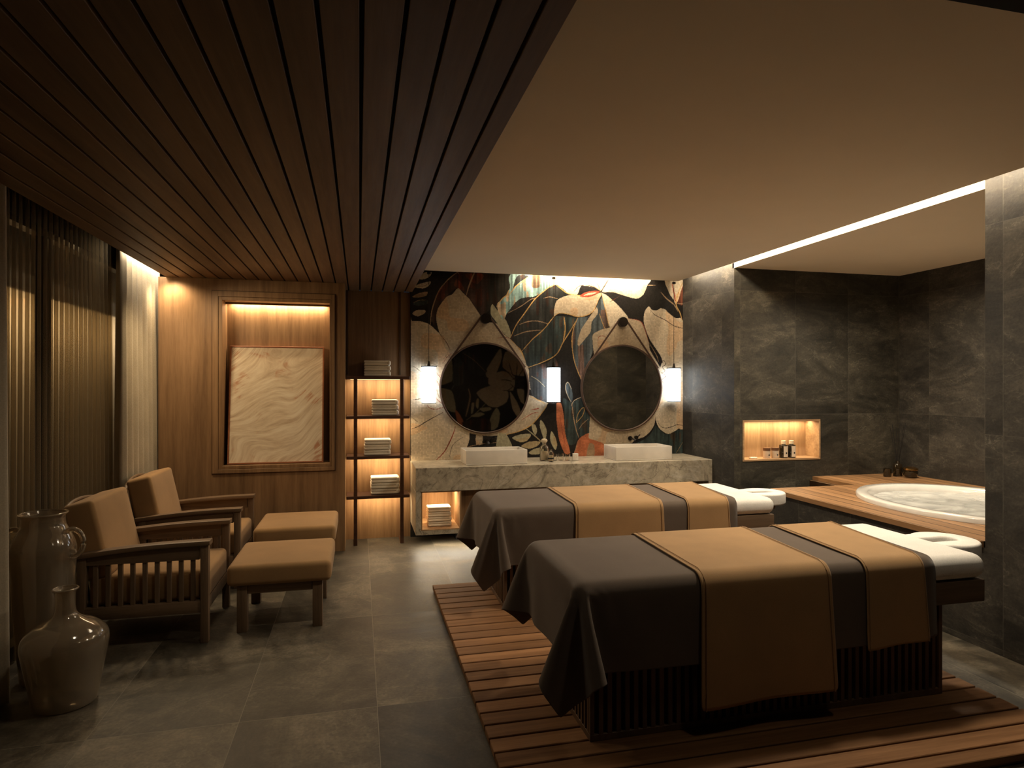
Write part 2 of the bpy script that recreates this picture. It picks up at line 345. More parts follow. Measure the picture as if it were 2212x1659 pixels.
# window wall: header, sill, mullions, glass
struct(MB().box(-2.3, -1.98, -.6, 6.9, 2.62, 3.05).build('wall_window_header', M['black']))
wf = MB()
for y in (-.3, 1.3, 3.0, 4.80, 6.80): wf.box(-2.06, -2.00, y-.05, y+.05, 0.04, 2.62, .003, 1)
wf.box(-2.07, -1.99, -.6, 6.9, 0, .06).box(-2.07, -1.99, -.6, 6.9, 2.58, 2.62)
win = wf.build('window_1', M['blackmetal']); struct(win)
gl = MB().box(-2.035, -2.027, -.6, 6.9, .06, 2.58).build('window_glass', M['glass'], win)
struct(MB().box(-4.2, -4.0, 2.0, 15.0, -.1, 3.6).box(-4.0, -2.35, 2.0, 15.0, -.16, -.10).build('wall_outside', M['outside']))
struct(MB().box(-4.0, -2.35, 2.0, 15.0, 2.76, 2.9).build('outside_shade_slab', M['black']))  # added slab that keeps the upper outside wall dark

# ================================================================ FLORAL MURAL
MURAL=[(14,0,[(1363,2827),(1624,2835),(1610,2680),(1566,2593),(1478,2519),(1392,2446),(1334,2388),(1277,2414),(1334,2628)]),
(11,0,[(756,2303),(763,2414),(825,2610),(923,2739),(1028,2831),(1334,2828),(1366,2824),(1366,2629),(1334,2388),(1248,2385),(1191,2510),(1035,2657),(909,2557),(804,2401),(791,2235)]),
(15,0,[(1106,2816),(1277,2826),(1320,2797),(1248,2709),(1162,2748)]),
(15,0,[(1021,2757),(1077,2703),(1106,2634),(1049,2646),(993,2686)]),
(0,0,[(625,2734),(646,2790),(701,2817),(753,2815),(735,2773),(687,2743)]),
(0,0,[(571,2649),(612,2683),(742,2718),(721,2669),(660,2639)]),
(4,5.7,[(577,2661),(660,2662),(739,2707)]),
(4,0,[(543,2545),(618,2589),(708,2606),(694,2564),(618,2541)]),
(8,0,[(550,2470),(618,2513),(708,2516),(708,2475),(618,2454)]),
(4,7.1,[(557,2484),(618,2512),(687,2517)]),
(1,0,[(547,2367),(591,2406),(680,2409),(680,2377),(605,2341)]),
(1,0,[(1277,2245),(1334,2289),(1464,2285),(1537,2173),(1624,2110),(1727,2012),(1816,1812),(1861,1568),(1772,1568),(1049,1569),(951,1904),(1021,2044)]),
(3,14.3,[(1624,2107),(1698,2040),(1757,1948),(1816,1819)]),
(5,5.7,[(1464,2122),(1537,2137),(1624,2122)]),
(0,0,[(545,2291),(646,2287),(735,2254),(839,2159),(951,2071),(1077,1989),(1077,1849),(979,1569),(1049,1359),(1148,1148),(1162,1035),(1120,910),(1049,779),(523,793),(523,2291)]),
(1,0,[(1035,2657),(1092,2605),(1162,2538),(1277,2372),(1334,2289),(1277,2132),(1077,2045),(951,1959),(909,1987),(832,2180),(800,2318),(818,2429),(909,2557),(972,2587)]),
(2,0,[(1413,2496),(1464,2434),(1566,2323),(1617,2196),(1617,2124),(1537,2180),(1464,2292),(1399,2375),(1392,2446)]),
(11,7.1,[(839,2159),(909,2070),(951,1987)]),
(11,4.3,[(545,1817),(591,1790),(646,1749)]),
(4,4.3,[(728,1853),(797,1826),(860,1805)]),
(11,5.7,[(545,1453),(591,1459),(653,1470)]),
(11,8.6,[(545,1150),(605,1170),(673,1210),(770,1264),(874,1319)]),
(11,4.3,[(545,1267),(605,1218)]),
(5,11.4,[(1007,1164),(986,1094),(937,984),(881,888),(804,813)]),
(11,4.3,[(1092,1051),(993,983),(958,914),(944,844)]),
(5,7.1,[(701,1403),(728,1369),(797,1354),(881,1374)]),
(5,7.1,[(791,1486),(825,1444),(881,1402)]),
(4,8.6,[(804,1569),(832,1486),(895,1416)]),
(5,5.7,[(804,1749),(832,1708),(874,1666)]),
(5,4.3,[(797,1666),(825,1625),(839,1555)]),
(4,5.7,[(867,1875),(923,1945),(951,1904)]),
(5,4.3,[(874,1847),(909,1903),(972,1960)]),
(4,4.3,[(701,1452),(770,1431),(853,1361)]),
(4,12.8,[(739,2261),(756,2414),(825,2610),(923,2739),(1032,2831)]),
(5,7.1,[(804,2554),(832,2610),(874,2674)]),
(4,15.7,[(1127,2586),(1148,2663),(1191,2777),(1219,2838)]),
(4,8.6,[(1042,2813),(1028,2831)]),
(7,0,[(1624,2837),(2083,2835),(2083,2712),(1996,2651),(1876,2589),(1742,2563),(1668,2497),(1580,2408),(1537,2322),(1478,2420),(1464,2498),(1566,2593),(1610,2680)]),
(16,0,[(1864,2833),(1953,2834),(1947,2699),(1861,2696)]),
(9,0,[(1713,2741),(1824,2820),(1713,2827),(1668,2768),(1646,2667)]),
(9,0,[(1676,2525),(1742,2570),(1861,2589),(1772,2528),(1624,2424),(1595,2423)]),
(3,11.4,[(1464,2473),(1522,2556),(1573,2600),(1595,2651)]),
(3,11.4,[(1580,2572),(1668,2689),(1742,2749),(1853,2833)]),
(4,8.6,[(1588,2402),(1727,2477),(1846,2559),(1921,2583)]),
(9,0,[(1617,2139),(1683,2276),(1772,2399),(1891,2561),(2011,2666),(2094,2727),(2162,2744),(2284,2643),(2223,2586),(2147,2540),(2116,2379),(1996,2232),(1861,2114),(1757,1998),(1624,2110)]),
(8,0,[(1757,1998),(1861,2114),(1996,2232),(2116,2379),(2391,2365),(2314,2231),(2223,2091),(2147,1959),(2011,1878),(1824,1812),(1779,1898)]),
(3,11.4,[(2083,2719),(2011,2666),(1891,2561),(1772,2399),(1683,2276),(1617,2136)]),
(3,12.8,[(2071,2704),(2147,2740),(2223,2695),(2361,2646)]),
(4,11.4,[(1720,2281),(1816,2314),(1921,2323),(2048,2295)]),
(4,11.4,[(1661,2154),(1772,2196),(1876,2215),(1973,2224)]),
(3,11.4,[(1750,1991),(1861,2114),(1996,2232),(2116,2379)]),
(4,7.1,[(1996,2579),(2071,2595),(2162,2577)]),
(3,11.4,[(1824,1809),(2011,1878),(2147,1959),(2223,2091),(2314,2231),(2394,2365)]),
(3,14.3,[(2235,2368),(2247,2237),(2223,2091)]),
(10,0,[(2391,2365),(2562,2406),(2687,2616),(2734,2454),(2758,2248),(2578,2156),(2578,2009),(2500,1787),(2445,1655),(2407,1743),(2353,1896),(2327,2093),(2342,2232)]),
(3,10.0,[(2394,2365),(2342,2232),(2327,2086),(2353,1896),(2407,1743),(2450,1663)]),
(3,8.6,[(2656,2423),(2687,2335),(2727,2247)]),
(0,0,[(2086,2842),(2422,2841),(2562,2759),(2671,2682),(2593,2723),(2438,2732),(2391,2635),(2284,2643),(2223,2688),(2147,2736),(2078,2726)]),
(0,0,[(2376,2842),(2782,2841),(2750,2803),(2671,2682),(2562,2759),(2422,2834)]),
(3,8.6,[(2407,2833),(2562,2751),(2671,2682)]),
(3,8.6,[(2578,2840),(2632,2761),(2671,2682)]),
(0,0,[(2782,2841),(3272,2845),(3247,2769),(3199,2662),(3134,2615),(3069,2613),(2909,2653),(2814,2676),(2687,2675),(2750,2780)]),
(11,11.4,[(2785,2841),(2734,2765),(2684,2689)]),
(1,0,[(2687,2667),(2624,2540),(2578,2450),(2500,2404),(2391,2387),(2284,2413),(2177,2417),(2113,2379),(2116,2452),(2147,2554),(2238,2608),(2361,2631),(2531,2610)]),
(3,8.6,[(2116,2379),(2177,2417),(2284,2410),(2391,2384),(2500,2401),(2578,2450),(2628,2540),(2671,2659)]),
(3,10.0,[(2147,2728),(2268,2646),(2376,2627),(2453,2623)]),
(11,7.1,[(2353,2666),(2407,2724),(2500,2742),(2593,2723),(2664,2684)]),
(5,0,[(2419,2614),(2484,2660),(2593,2682),(2664,2674),(2593,2635),(2515,2603)]),
(0,0,[(2461,2623),(2531,2655),(2624,2664),(2562,2638)]),
(0,0,[(2687,2660),(2845,2561),(2989,2417),(3005,2357),(2845,2309),(2782,2278),(2742,2410)]),
(3,8.6,[(2679,2660),(2727,2484),(2774,2278)]),
(1,0,[(2624,2496),(2634,2422),(2565,2332),(2549,2214),(2476,2125),(2407,2050),(2394,2109),(2438,2241),(2531,2375)]),
(1,0,[(2570,2156),(2593,2200),(2687,2246),(2782,2271),(2909,2355),(3005,2380),(3150,2354),(3199,2287),(3264,2108),(3280,2018),(3378,1868),(3461,1718),(3461,1566),(2687,1567),(2593,1950)]),
(5,5.7,[(2640,2098),(2648,2157),(2703,2173),(2766,2130)]),
(5,7.1,[(3005,2380),(3150,2354),(3207,2280),(3264,2108)]),
(0,0,[(3264,2526),(3305,2485),(3362,2479),(3411,2506),(3469,2497),(3510,2461),(3593,2402),(3710,2359),(3710,1825),(3477,1824),(3411,1959),(3280,2138),(3215,2287),(3199,2377),(3215,2468)]),
(11,8.6,[(3283,2485),(3346,2426),(3477,2369),(3593,2303),(3710,2280)]),
(4,7.1,[(3264,2108),(3362,1959),(3387,1884)]),
(0,0,[(3428,1869),(3710,1871),(3710,1108),(3643,1102),(3560,1042),(3477,1051),(3395,1113),(3354,1204),(3329,1416)]),
(11,7.1,[(3370,1204),(3411,1136),(3477,1112),(3560,1126),(3627,1148),(3710,1134)]),
(1,0,[(2531,1420),(2531,935),(2687,932),(3005,925),(3101,983),(3199,1011),(3280,1070),(3337,1159),(3349,1280),(3329,1416)]),
(11,7.1,[(3411,1869),(3452,1899),(3477,1854),(3436,1823),(3469,1778),(3428,1748)]),
(11,5.7,[(3395,1778),(3477,1718),(3428,1672),(3461,1627)]),
(0,0,[(3469,2853),(3710,2847),(3710,2802),(3643,2617),(3607,2562),(3577,2614),(3519,2696)]),
(5,17.1,[(3560,2796),(3585,2691),(3603,2600)]),
(3,12.8,[(3694,2816),(3635,2677),(3613,2555),(3660,2465),(3690,2374)]),
(15,0,[(3710,2802),(3710,2565),(3635,2563),(3647,2632)]),
(4,14.3,[(3419,2693),(3494,2619),(3585,2554),(3635,2479)]),
(4,8.6,[(3627,2570),(3710,2565)]),
(4,7.1,[(3166,2766),(3346,2773)]),
(11,8.6,[(2782,2559),(2909,2638)]),
(8,0,[(3349,1144),(3411,1083),(3494,1036),(3710,1093),(3710,758),(3329,768),(3037,895),(3215,988),(3296,1055)]),
(4,5.7,[(3702,948),(3618,821)]),
(1,0,[(1478,1568),(1846,1496),(1936,1453),(2041,1409),(1996,1337),(1861,1180),(1727,1110),(1566,1067),(1363,1057),(1191,1084),(1092,1135),(1191,1428)]),
(3,11.4,[(2044,1409),(1996,1330),(1864,1180),(1727,1107),(1566,1067)]),
(5,11.4,[(1861,1338),(1936,1352)]),
(3,12.8,[(1846,1482),(1936,1445),(2011,1406)]),
(5,7.1,[(1742,1225),(1861,1295),(1936,1309)]),
(13,0,[(1831,1798),(2026,1857),(2131,1916),(2192,1713),(2147,1423),(2041,1416),(1861,1499)]),
(2,4.3,[(1853,1712),(1936,1662),(2011,1594)]),
(6,0,[(2147,1411),(2200,1405),(2230,1277),(2246,1087),(2307,853),(2246,840),(2180,987),(2147,1205)]),
(5,7.1,[(2185,1277),(2215,1088),(2246,956)]),
(8,0,[(2223,1466),(2322,1422),(2523,1479),(2531,1068),(2407,1026),(2361,946),(2284,948),(2246,1102),(2230,1349)]),
(4,11.4,[(2327,1407),(2342,1275),(2376,1114),(2410,1019)]),
(10,0,[(2256,1626),(2284,1640),(2322,1568),(2341,1480),(2322,1422),(2276,1495),(2253,1568)]),
(1,8.6,[(2322,1568),(2284,1640),(2256,1619),(2256,1553),(2284,1480),(2317,1422)]),
(1,8.6,[(2317,1378),(2353,1436),(2438,1477)]),
(3,8.6,[(2379,1187),(2453,1267),(2476,1347),(2445,1348),(2394,1275),(2379,1187)]),
(4,7.1,[(2410,1114),(2453,1172),(2523,1229)]),
(6,0,[(2399,990),(2445,1033),(2523,1068),(2531,1009),(2624,978),(2719,931),(2687,784),(2361,793),(2376,924)]),
(4,7.1,[(2404,989),(2376,910),(2353,808)]),
(4,0,[(2531,950),(2593,934),(2593,802),(2500,804)]),
(2,0,[(1632,1033),(1727,1067),(1839,1072),(1846,1044),(1801,994),(1727,981)]),
(2,0,[(1735,938),(1831,986),(1958,984),(1921,934),(1831,907)]),
(2,0,[(1824,865),(1891,906),(1996,918),(1950,847),(1861,842)]),
(2,0,[(1858,1180),(1898,1172),(1921,1107),(1898,1057),(1868,1108)]),
(2,0,[(1962,1229),(2011,1163),(2033,1091),(2011,990),(1973,1077),(1950,1164)]),
(2,0,[(2089,1097),(2131,1031),(2154,944),(2131,886),(2078,974),(2071,1047)]),
(2,11.4,[(1794,1131),(1876,1065),(1980,973)]),
(2,0,[(1478,1079),(1566,1077),(1636,941),(1624,884),(1464,888),(1457,959)]),
(1,0,[(1234,1076),(1302,1075),(1298,969),(1234,970)]),
(4,7.1,[(1120,938),(1277,970),(1464,984)]),
(4,7.1,[(1191,894),(1464,944)])]
MURAL_REAR=[(1,0,[(3129,2463),(3161,2241),(3069,1976),(2950,1740),(2810,1813),(2793,1945),(2914,2151)]),
(1,0,[(3244,2375),(3549,2423),(3825,1980),(3825,1832),(3457,1859),(3184,2035)]),
(1,0,[(2572,1448),(2883,1608),(3184,1579),(3319,1445),(3275,1239),(3064,1124),(2854,1153)]),
(1,0,[(2883,1828),(3184,1947),(3457,1830),(3426,1504),(3064,1535),(2854,1652)]),
(1,0,[(3351,1475),(3518,1239),(3610,1000),(3549,875),(3411,1090)]),
(1,0,[(3518,1533),(3794,1475),(3764,1176),(3610,1237)]),
(2,0,[(1711,1623),(1855,1938),(1999,2229),(2035,1940),(2014,1709)]),
(2,0,[(1682,1535),(1999,1506),(2087,1247),(2093,1015),(1882,1103)]),
(10,23.8,[(2058,2258),(2160,1970),(2116,1709),(2014,1535)]),
(9,0,[(2233,2406),(2528,2294),(2824,1945),(2645,1828),(2379,2001)]),
(4,11.9,[(2262,2348),(2528,2177),(2824,1886)]),
(8,0,[(2116,2260),(2292,2116),(2292,1681),(2087,1594),(2028,1826)]),
(11,20.9,[(3457,1742),(3336,1888),(3244,1947)]),
(11,20.9,[(3457,1742),(3365,2007),(3336,2124)]),
(11,20.9,[(3489,1742),(3518,1978),(3518,2126)]),
(11,20.9,[(3489,1742),(3641,1949),(3670,2039)]),
(11,20.9,[(3518,1681),(3702,1771),(3794,1832)]),
(11,20.9,[(3518,1623),(3670,1533),(3733,1445)]),
(11,20.9,[(3426,1594),(3305,1504),(3184,1504)]),
(11,23.8,[(3397,1711),(3275,1740),(3154,1740)]),
(11,23.8,[(3365,1652),(3457,1579),(3578,1652),(3518,1771),(3397,1757)]),
(2,0,[(2883,846),(3033,1109),(3117,975),(3069,681),(2914,595)]),
(4,35.8,[(2394,1535),(2432,1360),(2379,1099),(2335,925)]),
(6,0,[(2087,1071),(2204,955),(2292,752),(2175,695)]),
(11,0,[(2233,781),(2824,875),(2914,624),(2586,514)]),
(2,0,[(2438,923),(2645,1009),(2764,965),(2615,906)]),
(2,0,[(2645,1097),(2883,1124),(2914,1065),(2734,1023)]),
(2,0,[(2467,1216),(2528,1214),(2496,1011),(2452,982)]),
(2,0,[(2586,1316),(2630,1301),(2615,1097),(2557,1155)]),
(2,11.9,[(2350,838),(2586,1009),(2793,1214)])]

PAL = [(.60,.50,.36),(.47,.375,.255),(.40,.36,.23),(.56,.33,.11),(.34,.225,.13),(.30,.055,.028),(.48,.15,.065),(.22,.33,.30),(.030,.043,.041),(.024,.024,.021),(.075,.092,.098),(.042,.022,.016),(.011,.009,.008),(.036,.036,.034),(.020,.016,.011),(.11,.035,.018),(.16,.10,.06)]
def smooth_closed(P, n=6):
    P = np.array(P, float); N = len(P); out = []
    for k in range(N):
        p0, p1, p2, p3 = P[k-1], P[k], P[(k+1) % N], P[(k+2) % N]
        for j in range(n):
            t = j/n; out.append(.5*(2*p1+(p2-p0)*t*.8+(2*p0-5*p1+4*p2-p3)*t*t*.8+(-p0+3*p1-3*p2+p3)*t**3*.8+(p2-p1)*0) if False else (1-t)*p1+t*p2+(.35*((t**3-2*t**2+t)*(p2-p0)+(t**3-t**2)*(p3-p1))+(0.0)))
    return np.array(out)
def smooth_open(P, n=6):
    P = np.array(P, float); Q = np.vstack([2*P[0]-P[1], P, 2*P[-1]-P[-2]]); out = []
    for k in range(1, len(Q)-2):
        p0, p1, p2, p3 = Q[k-1:k+3]
        for j in range(n):
            t = j/n; out.append(.5*(2*p1+(p2-p0)*t+(2*p0-5*p1+4*p2-p3)*t*t+(3*p1-p0-3*p2+p3)*t**3))
    out.append(P[-1]); return np.array(out)
def vnoise(shape, cells, rng):
    a = rng.random((cells[0]+2, cells[1]+2)); y = np.linspace(0, cells[0], shape[0]); x = np.linspace(0, cells[1], shape[1])
    yi = y.astype(int); xi = x.astype(int); fy = (y-yi)[:, None]; fx = (x-xi)[None]; fy = fy*fy*(3-2*fy); fx = fx*fx*(3-2*fx)
    A = a[np.ix_(yi, xi)]; B = a[np.ix_(yi, xi+1)]; C_ = a[np.ix_(yi+1, xi)]; D = a[np.ix_(yi+1, xi+1)]
    return (A*(1-fx)+B*fx)*(1-fy)+(C_*(1-fx)+D*fx)*fy
def paint(data, x0, x1, z0, z1, nx, nz, seed=3):
    rng = np.random.default_rng(seed)
    X = np.linspace(x0, x1, nx)[None].repeat(nz, 0); Z = np.linspace(z0, z1, nz)[:, None].repeat(nx, 1)
    I = np.full((nz, nx), 12)
    dx = (x1-x0)/(nx-1); dz = (z1-z0)/(nz-1)
    def win(lo, hi):
        i0 = max(0, int((lo[1]-z0)/dz)-1); i1 = min(nz, int((hi[1]-z0)/dz)+3); j0 = max(0, int((lo[0]-x0)/dx)-1); j1 = min(nx, int((hi[0]-x0)/dx)+3)
        return slice(i0, max(i0, i1)), slice(j0, max(j0, j1))
    for c, wd, pts in data:
        if wd == 0:
            P = smooth_closed(np.array(pts)/1000.)
            S = win(P.min(0), P.max(0)); x = X[S]; z = Z[S]; ins = np.zeros(x.shape, bool)
            for k in range(len(P)):
                ax, az = P[k-1]; bx, bz = P[k]
                if az == bz: continue
                cnd = ((az > z) != (bz > z)) & (x < (bx-ax)*(z-az)/(bz-az)+ax); ins ^= cnd
            I[S][ins] = c
        else:
            P = smooth_open(np.array(pts)/1000.); r = wd/2000.
            S = win(P.min(0)-r, P.max(0)+r); x = X[S]; z = Z[S]; d = np.full(x.shape, 9.)
            n = len(P)
            for k in range(n-1):
                ax, az = P[k]; bx, bz = P[k+1]; L = (bx-ax)**2+(bz-az)**2+1e-12
                t = np.clip(((x-ax)*(bx-ax)+(z-az)*(bz-az))/L, 0, 1)
                rr = r*(.45+.55*math.sin(PI*min(1, max(0, (k+.5)/n))))
                d = np.minimum(d, np.hypot(x-ax-t*(bx-ax), z-az-t*(bz-az))/rr)
            I[S][d < 1] = c
    C = np.array(PAL)[I]
    fine = vnoise(I.shape, (nz//3, nx//3), rng); mid = vnoise(I.shape, (nz//16, nx//16), rng); streak = vnoise(I.shape, (nz//50, nx//4), rng); hue = vnoise(I.shape, (nz//30, nx//9), rng)
    leafy = np.isin(I, (7, 8, 9, 10, 11, 13, 14, 15, 16)); petal = np.isin(I, (0, 1, 2)); orn = np.isin(I, (3, 4, 5, 6))
    k = np.ones(I.shape)
    k[leafy] = (.35+1.5*streak*(.6+.8*mid))[leafy]; k[petal] = (.86+.16*mid+.12*fine)[petal]; k[orn] = (.7+.6*mid)[orn]; k[I == 12] = (.6+.9*fine)[I == 12]
    C = C*k[..., None]
    warm = (leafy & (hue > .68))[..., None]; C = np.where(warm, C*np.array([1.7, .85, .6]), C)
    blush = (petal & (vnoise(I.shape, (nz//40, nx//40), rng) > .72))[..., None]; C = np.where(blush, C*np.array([1.05, .90, .78]), C)
    return X, Z, C
def mural_mesh(name, data, x0, x1, z0, z1, nx, nz, y, flip):
    X, Z, C = paint(data, x0, x1, z0, z1, nx, nz)
    co = np.stack([X, np.full_like(X, y), Z], -1).reshape(-1, 3)
    idx = np.arange(nx*nz).reshape(nz, nx); q = np.stack([idx[:-1, :-1], idx[:-1, 1:], idx[1:, 1:], idx[1:, :-1]], -1).reshape(-1, 4)
    if flip: q = q[:, ::-1]
    me = bpy.data.meshes.new(name); me.vertices.add(len(co)); me.vertices.foreach_set('co', co.ravel())
    me.loops.add(q.size); me.loops.foreach_set('vertex_index', q.ravel()); me.polygons.add(len(q)); me.polygons.foreach_set('loop_start', np.arange(len(q))*4); me.update(calc_edges=True)
    at = me.color_attributes.new('tesserae', 'FLOAT_COLOR', 'POINT')
    at.data.foreach_set('color', np.concatenate([C.reshape(-1, 3), np.ones((nx*nz, 1))], 1).astype(np.float32).ravel())
    m = bpy.data.materials.new(name); N = NT(m)
    col = N.n('ShaderNodeVertexColor', layer_name='tesserae').outputs[0]
    tc = N.n('ShaderNodeTexCoord').outputs['Object']; sp = N.n('ShaderNodeSeparateXYZ', i={0: tc})
    u = N.m('DIVIDE', sp.outputs[0], .016); v = N.m('DIVIDE', sp.outputs[2], .016)
    cid = N.n('ShaderNodeCombineXYZ', i={0: N.m('FLOOR', u), 1: N.m('FLOOR', v)}).outputs[0]
    wn = N.n('ShaderNodeTexWhiteNoise', noise_dimensions='2D', i={'Vector': cid}).outputs['Value']
    g = N.m('MAXIMUM', N.m('LESS_THAN', N.m('FRACT', u), .14), N.m('LESS_THAN', N.m('FRACT', v), .14))
    c = N.mix(1.0, col, N.ramp(wn, [(0, .84), (1, 1.12)]), 'MULTIPLY'); c = N.mix(g, c, N.mix(1.0, c, (.72, .70, .68), 'MULTIPLY'))
    N.link(c, N.b.inputs['Base Color']); N.b.inputs['Roughness'].default_value = .4; N.b.inputs['Specular IOR Level'].default_value = .3
    me.materials.append(m); o = bpy.data.objects.new(name, me); COL.objects.link(o); return o
tag(mural_mesh('floral_mural', MURAL, .532, 3.699, .60, 3.0, 760, 520, YM, False), 'large floral mosaic mural of cream blossoms and teal leaves behind the round mirrors', 'mural')
tag(mural_mesh('floral_mural', MURAL_REAR, 1.0, 3.69, .2, 2.8, 300, 290, -.61, True), 'floral mosaic on the opposite wall, seen only as reflection in the left round mirror', 'mural')

# ================================================================ WOODEN PLATFORM
b = MB(); y = 4.986
while y > 2.2:
    b.box(.558, 3.11, y-.1117+.006, y-.006+.006*0, .012, .045, .003, 1); y -= .1117
ylast = y
b.box(.558, 3.11, 2.115, y-.006, .012, .045, .003, 1)
for x in (.60, 1.4, 2.2, 3.03): b.box(x, x+.05, 2.13, 4.97, 0, .012)
b.box(.562, 3.106, 2.12, 4.98, .004, .010)
tag(b.build('timber_platform', M['deck']), 'low platform of brown timber boards under the two massage tables', 'platform')

